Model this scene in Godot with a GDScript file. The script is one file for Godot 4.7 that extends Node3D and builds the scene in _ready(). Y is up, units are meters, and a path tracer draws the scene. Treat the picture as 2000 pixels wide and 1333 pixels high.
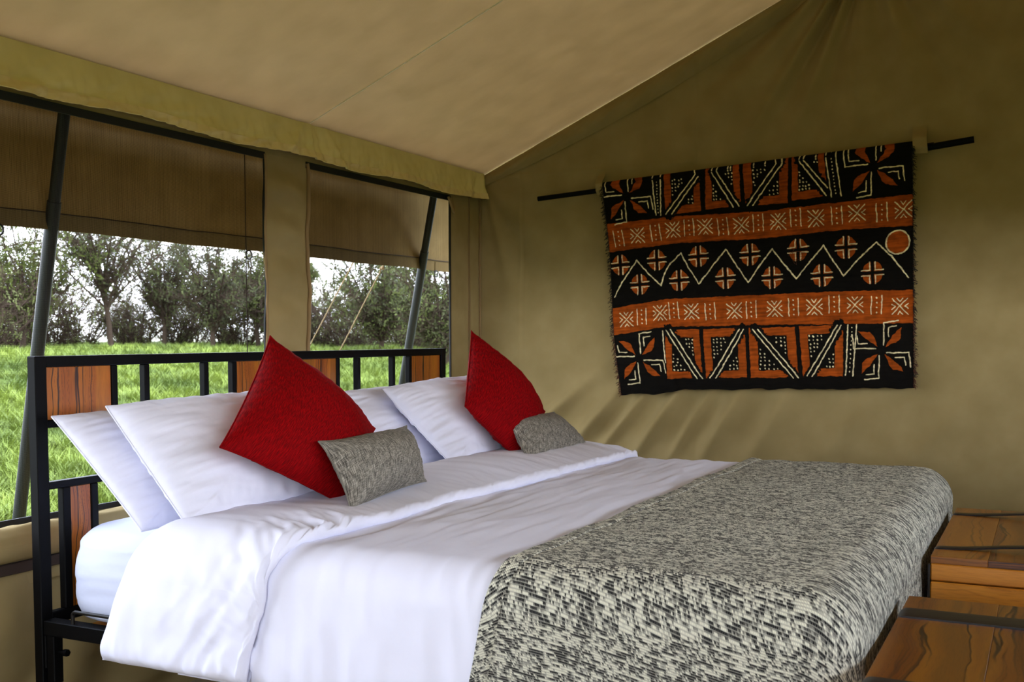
extends Node3D
# A canvas safari tent: a double bed by two mesh windows, a mud cloth on the gable wall, wooden chests at the foot.
# x runs along the window wall towards the gable wall, z runs from the window wall into the tent, y is up; metres.

const WALL_Z := -0.17      # inner face of the window wall
const GABLE_X := 2.61      # inner face of the gable wall
const EAVE_Y := 1.765
const SLOPE := 0.447
const RIDGE_Z := 1.5
const FRONT_Z := 3.25
const OPEN_X := -3.4
const DOOR_A := 1.15
const DOOR_B := 2.45
const DOOR_TOP := 1.52
const FRONT_SILL := 1.08

var M := {}
var used := {}
var rng := RandomNumberGenerator.new()

# ------------------------------------------------------------------ naming
func numbered(called: String) -> String:
	if not used.has(called):
		used[called] = 0
		return called
	used[called] += 1
	return "%s_%03d" % [called, used[called]]

func tag(o: Node, label: String, category := "", group := "", kind := "") -> void:
	if label: o.set_meta("label", label)
	if category: o.set_meta("category", category)
	if group: o.set_meta("group", group)
	if kind: o.set_meta("kind", kind)

func thing(called: String, label: String, category: String, at := Vector3.ZERO, group := "", kind := "") -> Node3D:
	var o := Node3D.new()
	o.name = numbered(called)
	add_child(o)
	o.position = at
	tag(o, label, category, group, kind)
	return o

func obj(called: String, mesh: Mesh, m: Material, parent: Node = self) -> MeshInstance3D:
	var o := MeshInstance3D.new()
	o.name = numbered(called) if parent == self else called
	o.mesh = mesh
	o.material_override = m
	parent.add_child(o, true)
	if parent != self and parent is Node3D:
		o.position = -root_at(parent)
	return o

func root_at(p: Node) -> Vector3:
	var at := Vector3.ZERO
	while p != self and p is Node3D:
		at += (p as Node3D).position
		p = p.get_parent()
	return at

func copies(called: String, mesh: Mesh, m: Material, where: Array, tints: Array, parent: Node) -> MultiMeshInstance3D:
	var mm := MultiMesh.new()
	mm.transform_format = MultiMesh.TRANSFORM_3D
	mm.use_colors = tints.size() > 0
	mm.mesh = mesh
	mm.instance_count = where.size()
	for i in where.size():
		mm.set_instance_transform(i, where[i])
		if tints.size() > 0: mm.set_instance_color(i, tints[i])
	var o := MultiMeshInstance3D.new()
	o.name = numbered(called) if parent == self else called
	o.multimesh = mm
	o.material_override = m
	parent.add_child(o, true)
	if parent != self: o.position = -root_at(parent)
	o.set_meta("kind", "stuff")
	return o

# ------------------------------------------------------------------ mesh building
func buf() -> Dictionary:
	return {"v": PackedVector3Array(), "n": PackedVector3Array(), "t": PackedVector2Array(), "i": PackedInt32Array()}

func done(b: Dictionary) -> ArrayMesh:
	var a := []
	a.resize(Mesh.ARRAY_MAX)
	a[Mesh.ARRAY_VERTEX] = b.v
	a[Mesh.ARRAY_NORMAL] = b.n
	a[Mesh.ARRAY_TEX_UV] = b.t
	a[Mesh.ARRAY_INDEX] = b.i
	var m := ArrayMesh.new()
	m.add_surface_from_arrays(Mesh.PRIMITIVE_TRIANGLES, a)
	return m

# flat convex polygon, turned so that it faces away from the point c
func poly(b: Dictionary, pts: Array, c: Vector3, uvs: Array = []) -> void:
	var n: Vector3 = (pts[1] - pts[0]).cross(pts[2] - pts[0]).normalized()
	var mid := Vector3.ZERO
	for p in pts: mid += p
	mid /= pts.size()
	var flip := n.dot(mid - c) > 0.0
	var out_n := n if flip else -n
	var at: int = b.v.size()
	for k in pts.size():
		b.v.append(pts[k]); b.n.append(out_n)
		b.t.append(uvs[k] if uvs.size() > k else Vector2.ZERO)
	for k in range(1, pts.size() - 1):
		if flip: b.i.append_array(PackedInt32Array([at, at + k + 1, at + k]))
		else: b.i.append_array(PackedInt32Array([at, at + k, at + k + 1]))

# chamfered box; grain: the axis (0 x, 1 y, 2 z) along which the texture's v runs; us: texture metres
func box(b: Dictionary, xf: Transform3D, size: Vector3, bev := 0.003, grain := 1, us := Vector2.ONE, off := Vector2.ZERO) -> void:
	var h := size * 0.5
	bev = minf(bev, minf(h.x, minf(h.y, h.z)) * 0.9)
	var P := func(sx: int, sy: int, sz: int, ax: int) -> Vector3:
		var q := Vector3(sx * (h.x - bev), sy * (h.y - bev), sz * (h.z - bev))
		if ax == 0: q.x = sx * h.x
		elif ax == 1: q.y = sy * h.y
		else: q.z = sz * h.z
		return q
	var c := xf.origin
	var add := func(q: Array, ax: int) -> void:
		var w := []
		var uv := []
		for p in q:
			w.append(xf * p)
			var along: float = p[grain] + h[grain]
			var others := []
			for k in 3:
				if k != grain and k != ax: others.append(p[k] + h[k])
			var cross: float = others[0]
			if ax == grain: along = others[1] * 0.5
			uv.append(Vector2(cross, along) * us + off)
		poly(b, w, c, uv)
	for s in [-1, 1]:
		add.call([P.call(s, -1, -1, 0), P.call(s, 1, -1, 0), P.call(s, 1, 1, 0), P.call(s, -1, 1, 0)], 0)
		add.call([P.call(-1, s, -1, 1), P.call(1, s, -1, 1), P.call(1, s, 1, 1), P.call(-1, s, 1, 1)], 1)
		add.call([P.call(-1, -1, s, 2), P.call(1, -1, s, 2), P.call(1, 1, s, 2), P.call(-1, 1, s, 2)], 2)
	for s in [-1, 1]:
		for t in [-1, 1]:
			add.call([P.call(s, t, -1, 0), P.call(s, t, 1, 0), P.call(s, t, 1, 1), P.call(s, t, -1, 1)], 0)
			add.call([P.call(s, -1, t, 0), P.call(s, 1, t, 0), P.call(s, 1, t, 2), P.call(s, -1, t, 2)], 0)
			add.call([P.call(-1, s, t, 1), P.call(1, s, t, 1), P.call(1, s, t, 2), P.call(-1, s, t, 2)], 1)
			for u in [-1, 1]:
				add.call([P.call(s, t, u, 0), P.call(s, t, u, 1), P.call(s, t, u, 2)], 0)

# box between two corners
func bx(lo: Vector3, hi: Vector3, bev := 0.003, grain := 1, us := Vector2.ONE, off := Vector2.ZERO) -> ArrayMesh:
	var b := buf()
	box(b, Transform3D(Basis(), (lo + hi) * 0.5), hi - lo, bev, grain, us, off)
	return done(b)

# round tube along points
func tube(b: Dictionary, pts: Array, r: Variant, sides := 8, cap := true) -> void:
	var n := pts.size()
	var at: int = b.v.size()
	var side := Vector3.ZERO
	for k in n:
		var d: Vector3 = (pts[mini(k + 1, n - 1)] - pts[maxi(k - 1, 0)]).normalized()
		if side == Vector3.ZERO:
			side = d.cross(Vector3.UP if absf(d.y) < 0.9 else Vector3.RIGHT).normalized()
		else:
			side = (side - d * d.dot(side)).normalized()
		var up := d.cross(side)
		var rad: float = r[k] if r is Array else r
		for s in sides + 1:
			var a := TAU * s / sides
			var o := side * cos(a) + up * sin(a)
			b.v.append(pts[k] + o * rad); b.n.append(o); b.t.append(Vector2(float(s) / sides, k))
	var w := sides + 1
	for k in n - 1:
		for s in sides:
			var q := at + k * w + s
			b.i.append_array(PackedInt32Array([q, q + w, q + 1, q + 1, q + w, q + w + 1]))
	if cap:
		for e in [0, n - 1]:
			var ring := []
			for s in sides: ring.append(b.v[at + e * w + s])
			poly(b, ring, pts[1] if e == 0 else pts[n - 2])

# a grid of points (row after row of nu) with smooth normals
func grid(b: Dictionary, P: PackedVector3Array, T: PackedVector2Array, nu: int, flip := false) -> void:
	var at: int = b.v.size()
	var nv := P.size() / nu
	var N := PackedVector3Array()
	N.resize(P.size())
	var I := PackedInt32Array()
	for j in nv - 1:
		for i in nu - 1:
			var q := j * nu + i
			var f := [q, q + 1, q + nu, q + 1, q + nu + 1, q + nu]
			if flip: f = [q, q + nu, q + 1, q + 1, q + nu, q + nu + 1]
			for k in [0, 3]:
				var n := (P[f[k + 2]] - P[f[k]]).cross(P[f[k + 1]] - P[f[k]])
				for m in 3:
					N[f[k + m]] += n
					I.append(at + f[k + m])
	for k in N.size(): N[k] = N[k].normalized()
	b.v.append_array(P); b.n.append_array(N); b.t.append_array(T); b.i.append_array(I)

func grid_normals(P: PackedVector3Array, nu: int, flip := false) -> PackedVector3Array:
	var N := PackedVector3Array()
	N.resize(P.size())
	var nv := P.size() / nu
	for j in nv:
		for i in nu:
			var du := P[j * nu + mini(i + 1, nu - 1)] - P[j * nu + maxi(i - 1, 0)]
			var dv := P[mini(j + 1, nv - 1) * nu + i] - P[maxi(j - 1, 0) * nu + i]
			var n := dv.cross(du).normalized()
			N[j * nu + i] = -n if flip else n
	return N

# a sheet f(u, v) -> [point, uv] with the given thickness (behind its face), closed round its rim
func sheet(f: Callable, nu: int, nv: int, thick := 0.004, flip := false) -> ArrayMesh:
	var P := PackedVector3Array()
	var T := PackedVector2Array()
	for j in nv:
		for i in nu:
			var r: Array = f.call(float(i) / (nu - 1), float(j) / (nv - 1))
			P.append(r[0]); T.append(r[1])
	return slab(P, T, nu, thick, flip)

func slab(P: PackedVector3Array, T: PackedVector2Array, nu: int, thick: float, flip := false) -> ArrayMesh:
	var b := buf()
	grid(b, P, T, nu, flip)
	var N := grid_normals(P, nu, flip)
	var Q := PackedVector3Array()
	for k in P.size(): Q.append(P[k] - N[k] * thick)
	grid(b, Q, T, nu, not flip)
	rim(b, P, Q, T, nu, flip)
	return done(b)

func rim(b: Dictionary, P: PackedVector3Array, Q: PackedVector3Array, T: PackedVector2Array, nu: int, flip: bool) -> void:
	var nv := P.size() / nu
	var loop := []
	for i in nu: loop.append(i)
	for j in range(1, nv): loop.append(j * nu + nu - 1)
	for i in range(nu - 2, -1, -1): loop.append((nv - 1) * nu + i)
	for j in range(nv - 2, -1, -1): loop.append(j * nu)
	var A := PackedVector3Array()
	var t := PackedVector2Array()
	for k in loop: A.append(P[k]); t.append(T[k])
	for k in loop: A.append(Q[k]); t.append(T[k])
	grid(b, A, t, loop.size(), not flip)

# ------------------------------------------------------------------ materials
func mat(c: Color, rough := 0.8, metal := 0.0, spec := 0.5) -> StandardMaterial3D:
	var m := StandardMaterial3D.new()
	m.albedo_color = c
	m.roughness = rough
	m.metallic = metal
	m.metallic_specular = spec
	return m

func fnl(s: int, freq := 1.0, octaves := 1) -> FastNoiseLite:
	var n := FastNoiseLite.new()
	n.seed = s
	n.noise_type = FastNoiseLite.TYPE_SIMPLEX_SMOOTH
	n.frequency = freq
	n.fractal_type = FastNoiseLite.FRACTAL_FBM if octaves > 1 else FastNoiseLite.FRACTAL_NONE
	n.fractal_octaves = octaves
	return n

func noise_tex(s: int, freq: float, octaves: int, lo: Color, hi: Color, size := 512) -> NoiseTexture2D:
	var t := NoiseTexture2D.new()
	t.width = size; t.height = size
	t.seamless = true
	t.noise = fnl(s, freq, octaves)
	var g := Gradient.new()
	g.set_color(0, lo); g.set_color(1, hi)
	t.color_ramp = g
	return t

func bump_tex(s: int, freq: float, octaves: int, strength: float, size := 512) -> NoiseTexture2D:
	var t := NoiseTexture2D.new()
	t.width = size; t.height = size
	t.seamless = true
	t.noise = fnl(s, freq, octaves)
	t.as_normal_map = true
	t.bump_strength = strength
	return t

func canvas(c: Color, s: int, back := 0.0) -> StandardMaterial3D:
	var m := mat(Color.WHITE, 0.92, 0.0, 0.25)
	m.albedo_texture = noise_tex(s, 0.012, 4, c.darkened(0.07), c.lightened(0.05))
	m.uv1_triplanar = true
	m.uv1_world_triplanar = true
	m.uv1_scale = Vector3.ONE * 0.9
	m.normal_enabled = true
	m.normal_texture = bump_tex(s + 1, 0.02, 3, 1.4)
	m.normal_scale = 0.35
	if back > 0.0:
		m.backlight_enabled = true
		m.backlight = Color(back, back, back)
	return m

func picture(w: int, h: int, data: PackedByteArray) -> ImageTexture:
	return ImageTexture.create_from_image(Image.create_from_data(w, h, false, Image.FORMAT_RGB8, data))

# planks sawn along the texture's v: streaks and dark heart lines wander along the grain
func wood_tex(s: int, light: Color, mid: Color, dark: Color, streaks: float, w := 512, h := 768) -> ImageTexture:
	var d := PackedByteArray()
	d.resize(w * h * 3)
	var warp := fnl(s, 1.0, 2)
	var broad := fnl(s + 1, 1.0, 1)
	var pore := fnl(s + 3, 1.0, 1)
	var k := 0
	for y in h:
		for x in w:
			var X := x + 15.0 * warp.get_noise_2d(x * 0.004, y * 0.0028) + 4.0 * warp.get_noise_2d(x * 0.02 + 70.0, y * 0.011)
			var yy := y * 0.00042
			var a := broad.get_noise_2d(X * 0.011, yy)
			var c1 := broad.get_noise_2d(X * 0.034 + 500.0, yy * 1.4)
			var c2 := broad.get_noise_2d(X * 0.095 + 900.0, yy * 2.0)
			var tone := clampf(0.5 + 0.75 * a + 0.35 * c1 + 0.18 * c2, 0.0, 1.0)
			var vein := clampf(1.15 - absf(c1 - 0.22) * 8.0, 0.0, 1.0) * smoothstep(-0.25, 0.30, broad.get_noise_2d(X * 0.018 + 1500.0, yy * 1.3))
			vein = maxf(vein, clampf(1.1 - absf(c2 + 0.1) * 9.0, 0.0, 1.0) * 0.6 * smoothstep(-0.2, 0.3, -a))
			vein = maxf(vein, smoothstep(0.32, 0.62, a + c1 * 0.35) * 0.27)
			var g := pore.get_noise_2d(x * 0.7 + 31.0, y * 0.022)
			var c := mid.lerp(light, tone).lerp(dark, clampf(vein * streaks + maxf(0.0, g) * 0.16, 0.0, 1.0))
			d[k] = int(c.r * 255.0); d[k + 1] = int(c.g * 255.0); d[k + 2] = int(c.b * 255.0)
			k += 3
	return picture(w, h, d)

func wood(s: int, light: Color, mid: Color, dark: Color, streaks: float, rough := 0.38) -> StandardMaterial3D:
	var m := mat(Color.WHITE, rough, 0.0, 0.5)
	m.albedo_texture = wood_tex(s, light, mid, dark, streaks)
	return m

# the marled throw: rows of short twill stitches, cream and charcoal
func knit() -> StandardMaterial3D:
	var w := 1536
	var rows := 188
	var rh := 8
	var h := rows * rh
	var col := PackedByteArray()
	col.resize(w * h * 3)
	var hei := PackedByteArray()
	hei.resize(w * h)
	var cloud := fnl(71, 1.0, 2)
	var r := RandomNumberGenerator.new()
	r.seed = 4
	var len := 8
	for row in rows:
		var per := w / len
		var dark := PackedFloat32Array()
		var keep := 0.0
		for s in per:
			var a := TAU * s / per
			var n := cloud.get_noise_3d(cos(a) * 5.0, sin(a) * 5.0, row * 0.12)
			n += 0.8 * cloud.get_noise_3d(cos(a) * 15.0, sin(a) * 15.0, row * 0.75 + 50.0)
			keep = keep * 0.62 + r.randf_range(-1.0, 1.0) * 0.70
			dark.append(smoothstep(-0.34, 0.34, n * 0.30 + keep * 0.60 - 0.06))
		var shift := (row * 7) % len
		for yy in rh:
			var prof := 1.0 - pow(absf(yy - 3.5) / 4.0, 2.0)
			for x in w:
				var xs := posmod(x + shift + int((yy - 4) * 0.9), w)
				var s: int = xs / len
				var fx := float(xs % len) / len
				var bump := sqrt(maxf(0.0, prof)) * (0.55 + 0.45 * sin(fx * PI))
				var dk: float = dark[s % per]
				if yy < 3: dk *= 0.45
				if xs % len < 2: dk *= 0.55
				var v := lerpf(0.93, 0.085, dk) * (0.62 + 0.38 * bump)  # stitch edges darkened: shade in the gaps is put into the colour
				var k := ((row * rh + yy) * w + x)
				hei[k] = int(bump * 255.0)
				k *= 3
				col[k] = int(clampf(v * 1.01, 0, 1) * 255.0)
				col[k + 1] = int(clampf(v * 0.995, 0, 1) * 255.0)
				col[k + 2] = int(clampf(v * 0.90 + dk * 0.022, 0, 1) * 255.0)
	var m := mat(Color.WHITE, 0.95, 0.0, 0.2)
	m.albedo_texture = picture(w, h, col)
	m.heightmap_enabled = true
	m.heightmap_texture = ImageTexture.create_from_image(Image.create_from_data(w, h, false, Image.FORMAT_L8, hei))
	m.heightmap_scale = 0.22
	m.uv1_scale = Vector3(1.0 / 0.58, 1.0 / 0.80, 1.0)
	return m

# grey slub linen
func linen() -> StandardMaterial3D:
	var w := 768
	var d := PackedByteArray()
	d.resize(w * w * 3)
	var a := fnl(81, 1.0, 1)
	var r := RandomNumberGenerator.new()
	r.seed = 9
	var k := 0
	for y in w:
		for x in w:
			var warp := a.get_noise_2d(x * 0.26, y * 0.014)
			var weft := a.get_noise_2d(x * 0.020 + 400.0, y * 0.28)
			var v := 0.58 + 0.25 * warp + 0.17 * weft + r.randf_range(-0.07, 0.07)
			if (x + y) % 2 == 0: v -= 0.04
			v = clampf(v, 0.12, 0.95)
			d[k] = int(v * 0.86 * 255.0); d[k + 1] = int(v * 0.825 * 255.0); d[k + 2] = int(v * 0.755 * 255.0)
			k += 3
	var m := mat(Color.WHITE, 0.92, 0.0, 0.25)
	m.albedo_texture = picture(w, w, d)
	m.uv1_scale = Vector3(1.0 / 0.36, 1.0 / 0.36, 1.0)
	return m

# red chenille: short raised cords across the cloth
func chenille() -> StandardMaterial3D:
	var w := 512
	var d := PackedByteArray()
	d.resize(w * w * 3)
	var a := fnl(91, 1.0, 2)
	var k := 0
	for y in w:
		for x in w:
			var v := 0.80 + 0.30 * a.get_noise_2d(x * 0.022, y * 0.22) + 0.12 * a.get_noise_2d(x * 0.3, y * 0.3)
			v = clampf(v, 0.3, 1.15)
			d[k] = int(clampf(0.60 * v, 0, 1) * 255.0); d[k + 1] = int(0.004 * v * 255.0); d[k + 2] = int(0.022 * v * 255.0)
			k += 3
	var m := mat(Color.WHITE, 0.85, 0.0, 0.2)
	m.albedo_texture = picture(w, w, d)
	m.uv1_scale = Vector3(1.0 / 0.3, 1.0 / 0.3, 1.0)
	return m

# insect screen: dark threads, open between; the upright threads vary from one to the next
func screen() -> StandardMaterial3D:
	var cell := 8
	var n := 64
	var w := cell * n
	var im := Image.create(w, cell * 8, false, Image.FORMAT_RGBA8)
	var r := RandomNumberGenerator.new()
	r.seed = 12
	for i in n:
		var heavy := r.randf_range(0.60, 1.0)
		var tone := r.randf_range(0.8, 1.25)
		for x in cell:
			for y in cell * 8:
				var a := 0.02
				if x < 2: a = heavy
				elif x == 2: a = heavy * 0.45
				if y % cell < 2: a = maxf(a, 0.75)
				var c := Color(0.105, 0.09, 0.055) * tone
				im.set_pixel(i * cell + x, y, Color(c.r, c.g, c.b, a))
	var m := mat(Color.WHITE, 0.9, 0.0, 0.1)
	m.albedo_texture = ImageTexture.create_from_image(im)
	m.transparency = BaseMaterial3D.TRANSPARENCY_ALPHA
	m.cull_mode = BaseMaterial3D.CULL_DISABLED
	return m

# ------------------------------------------------------------------ the mud cloth's print
var pw := 1320
var ph := 960
var pic: PackedByteArray
var hand: FastNoiseLite

func dot_px(x: int, y: int, c: Color, a := 1.0) -> void:
	if x < 0 or y < 0 or x >= pw or y >= ph or a <= 0.0: return
	var k := (y * pw + x) * 3
	pic[k] = int(lerpf(pic[k], c.r * 255.0, a))
	pic[k + 1] = int(lerpf(pic[k + 1], c.g * 255.0, a))
	pic[k + 2] = int(lerpf(pic[k + 2], c.b * 255.0, a))

func stroke(p: Vector2, q: Vector2, wide: float, c: Color) -> void:
	var r := wide + 3.0
	for y in range(int(minf(p.y, q.y) - r), int(maxf(p.y, q.y) + r) + 1):
		for x in range(int(minf(p.x, q.x) - r), int(maxf(p.x, q.x) + r) + 1):
			var at := Vector2(x + 2.2 * hand.get_noise_2d(x * 0.03, y * 0.03), y + 2.2 * hand.get_noise_2d(x * 0.03 + 90.0, y * 0.03))
			var near := Geometry2D.get_closest_point_to_segment(at, p, q)
			var half := wide * 0.5 * (1.0 + 0.35 * hand.get_noise_2d(x * 0.06 + 300.0, y * 0.06))
			dot_px(x, y, c, clampf(half - at.distance_to(near) + 0.5, 0.0, 1.0))

func strokes(pts: Array, wide: float, c: Color) -> void:
	for k in pts.size() - 1: stroke(pts[k], pts[k + 1], wide, c)

func patch(pts: Array, c: Color, rough := 3.0) -> void:
	var lo := Vector2(1e9, 1e9)
	var hi := -lo
	var poly2 := PackedVector2Array()
	for p in pts:
		lo = lo.min(p); hi = hi.max(p)
		poly2.append(p)
	for y in range(int(lo.y) - 4, int(hi.y) + 5):
		for x in range(int(lo.x) - 4, int(hi.x) + 5):
			var at := Vector2(x + rough * hand.get_noise_2d(x * 0.025, y * 0.025), y + rough * hand.get_noise_2d(x * 0.025 + 50.0, y * 0.025))
			if Geometry2D.is_point_in_polygon(at, poly2): dot_px(x, y, c)

func pairs(a: Array) -> Array:
	var o := []
	for k in range(0, a.size(), 2): o.append(Vector2(a[k], a[k + 1]))
	return o

func ellipse(c: Vector2, r: Vector2, n := 24) -> Array:
	var o := []
	for k in n: o.append(c + Vector2(cos(TAU * k / n) * r.x, sin(TAU * k / n) * r.y))
	return o

func mud_cloth() -> ImageTexture:
	hand = fnl(5, 1.0, 2)
	pic = PackedByteArray()
	pic.resize(pw * ph * 3)
	var black := Color(0.075, 0.068, 0.055)
	var rust := Color(0.62, 0.285, 0.085)
	var bone := Color(0.93, 0.87, 0.68)
	for y in ph:
		for x in pw:
			dot_px(x, y, black)
	var band_top := [-6, 176, 321, 174, 715, 194, 1012, 191, 1331, 192, 1332, 315, 1009, 304, 710, 308, 313, 292, -6, 304]
	var band_low := [-6, 561, 256, 536, 654, 546, 1004, 554, 1328, 569, 1328, 702, 1001, 689, 648, 674, 247, 660, -6, 686]
	var zig := [14, 511, 51, 449, 131, 352, 185, 418, 241, 474, 259, 423, 287, 380, 340, 338, 372, 405, 418, 480, 476, 413, 544, 339, 592, 418, 639, 491, 691, 422, 746, 356, 793, 421, 846, 490, 906, 422, 962, 361, 1002, 430, 1042, 493, 1106, 426, 1175, 367, 1234, 429, 1298, 518]
	var discs := [50, 366, 226, 359, 419, 359, 650, 371, 856, 370, 1054, 377, 140, 462, 327, 457, 538, 464, 743, 477, 953, 484, 1158, 489]
	var bars1 := [52, 245, 229, 236, 384, 229, 536, 241, 691, 240, 850, 236, 1019, 244, 1198, 249]
	var stars1 := [143, 241, 310, 232, 457, 233, 617, 243, 776, 244, 934, 246, 1100, 242, 1282, 247]
	var bars2 := [142, 608, 296, 589, 463, 604, 647, 607, 829, 608, 999, 606, 1171, 620]
	var stars2 := [67, 616, 231, 596, 377, 599, 571, 607, 748, 610, 917, 613, 1085, 615, 1265, 632]
	var flowers := [110, 63, 1170, 64, 112, 796, 1187, 806]
	var strips := [236, 6, 238, 159, 273, 8, 261, 162, 983, 6, 1000, 166, 1022, 3, 1039, 166, 237, 678, 235, 819, 237, 678, 235, 819, 1053, 694, 1037, 900, 1089, 696, 1067, 906]
	var cells_top := [289, -4, 454, -4, 443, 163, 282, 164, 475, -4, 624, -4, 623, 161, 465, 160, 637, -4, 830, -4, 820, 170, 641, 165, 844, -4, 975, -4, 984, 160, 837, 164]
	var cells_low := [251, 674, 408, 678, 404, 900, 234, 896, 425, 679, 613, 684, 605, 901, 418, 901, 631, 685, 830, 691, 834, 908, 621, 905, 847, 690, 1033, 693, 1026, 904, 856, 904]
	var lines_top := [284, 160, 432, 2, 310, 164, 442, 16, 503, 6, 587, 162, 523, 2, 612, 162, 647, 164, 779, 3, 672, 165, 805, 4, 874, 5, 980, 159, 893, 4, 984, 127]
	var lines_low := [256, 675, 377, 902, 276, 673, 401, 903, 436, 901, 587, 689, 462, 902, 606, 690, 647, 692, 811, 909, 670, 693, 835, 908, 874, 900, 1009, 693, 896, 905, 1024, 696]
	patch(pairs(band_top), rust)
	patch(pairs(band_low), rust)
	for half in 2:
		var cells := pairs(cells_low if half else cells_top)
		var lines := pairs(lines_low if half else lines_top)
		for c in 4:
			var q: Array = cells.slice(c * 4, c * 4 + 4)
			patch(q, rust)
			var mid: Vector2 = (q[0] + q[1] + q[2] + q[3]) / 4.0
			var inner := []
			for p in q:
				var e: Vector2 = (p - mid) * Vector2(0.62, 0.68)
				if not half: e.y = (p.y - mid.y) * (1.0 if p.y < mid.y else 0.60)
				inner.append(mid + e)
			patch(inner, black)
			var a0: Vector2 = (lines[c * 4] + lines[c * 4 + 2]) * 0.5
			var a1: Vector2 = (lines[c * 4 + 1] + lines[c * 4 + 3]) * 0.5
			for gy in 9:
				for gx in 7:
					var fx := (gx + 0.5) / 7.0
					var fy := (gy + 0.5) / 9.0
					var p: Vector2 = (inner[0] as Vector2).lerp(inner[1], fx).lerp((inner[3] as Vector2).lerp(inner[2], fx), fy)
					p += Vector2(hand.get_noise_2d(gx * 9.0 + c * 70, gy * 9.0), hand.get_noise_2d(gx * 9.0, gy * 9.0 + c * 40)) * 5.0
					if p.distance_to(Geometry2D.get_closest_point_to_segment(p, a0, a1)) > 33.0 and p.y > 4.0:
						stroke(p, p + Vector2(0.8, 1.5), 6.0 + 1.5 * hand.get_noise_2d(p.x, p.y), bone)
			stroke(a0, a1, 50.0, black)
		for k in range(0, lines.size(), 2): stroke(lines[k], lines[k + 1], 5.5, bone)
	for s in [[[456, -4], [452, 166]], [[631, -4], [628, 166]], [[838, -4], [829, 168]], [[415, 676], [410, 904]], [[622, 684], [614, 906]], [[838, 689], [845, 908]]]:
		stroke(Vector2(s[0][0], s[0][1]), Vector2(s[1][0], s[1][1]), 15.0, black)
	var st := pairs(strips)
	for k in range(0, st.size(), 4):
		for j in [0, 2]: stroke(st[k + j], st[k + j + 1], 5.5, bone)
		if k != 8:
			for d in 11:
				var p: Vector2 = (st[k] as Vector2).lerp(st[k + 1], (d + 0.6) / 11.5).lerp((st[k + 2] as Vector2).lerp(st[k + 3], (d + 0.6) / 11.5), 0.5)
				stroke(p, p + Vector2(0, 1), 5.5, bone)
	# pinwheel flowers: four rust petals on the diagonals, nested angles of bone between them
	for f in pairs(flowers):
		for k in 4:
			var t := Transform2D(k * PI / 2.0, f)
			var petal := []
			for p in [[14, 14], [30, 60], [48, 78], [78, 82], [92, 84], [60, 48]]: petal.append(t * Vector2(p[0], p[1]))
			patch(petal, rust, 4.0)
			strokes([t * Vector2(22, 10), t * Vector2(112, 12), t * Vector2(118, 70)], 5.5, bone)
			strokes([t * Vector2(56, 30), t * Vector2(94, 31), t * Vector2(98, 62)], 5.0, bone)
	for list in [bars1, bars2]:
		for p in pairs(list):
			var tilt := 4.0 * hand.get_noise_2d(p.x * 0.7, p.y)
			for s in [-1, 1]: stroke(p + Vector2(s * 21 - tilt, -36), p + Vector2(s * 21 + tilt, 36), 4.6, bone)
			for d in 4: stroke(p + Vector2(0, -30 + d * 20), p + Vector2(1, -29 + d * 20), 6.0, bone)
	for list in [stars1, stars2]:
		for p in pairs(list):
			var tilt := 5.0 * hand.get_noise_2d(p.x * 0.9, p.y)
			stroke(p + Vector2(-32 + tilt, -32), p + Vector2(32, 32 + tilt), 4.6, bone)
			stroke(p + Vector2(32 - tilt, -32), p + Vector2(-32, 32 - tilt), 4.6, bone)
			for k in 4:
				var t := Transform2D(k * PI / 2.0, p)
				strokes([t * Vector2(-11, -33), t * Vector2(0, -19), t * Vector2(10, -32)], 4.2, bone)
	strokes(pairs(zig), 6.0, bone)
	for p in pairs(discs):
		patch(ellipse(p, Vector2(41, 47)), rust)
		for k in 4:
			var t := Transform2D(k * PI / 2.0, p)
			patch([t * Vector2(0, 0), t * Vector2(0, 6), t * Vector2(56, 6), t * Vector2(56, -6), t * Vector2(0, -6)], black, 1.0)
		for k in 4:
			var t := Transform2D(k * PI / 2.0, p)
			strokes([t * Vector2(44, 11), t * Vector2(11, 11), t * Vector2(11, 44)], 4.8, bone)
	patch(ellipse(Vector2(1259, 375), Vector2(44, 45)), rust)
	var ring := ellipse(Vector2(1259, 375), Vector2(46, 47))
	ring.append(ring[0])
	strokes(ring, 6.0, bone)
	# the dye took unevenly along the woven strips
	var dye := fnl(17, 1.0, 3)
	for y in ph:
		for x in pw:
			var k := (y * pw + x) * 3
			var v := 0.93 + 0.22 * dye.get_noise_2d(x * 0.006, y * 0.075) + 0.14 * dye.get_noise_2d(x * 0.02, y * 0.02)
			if x % 3 == 0: v -= 0.04
			for j in 3: pic[k + j] = int(clampf(pic[k + j] * v, 0, 255))
	return picture(pw, ph, pic)

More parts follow.
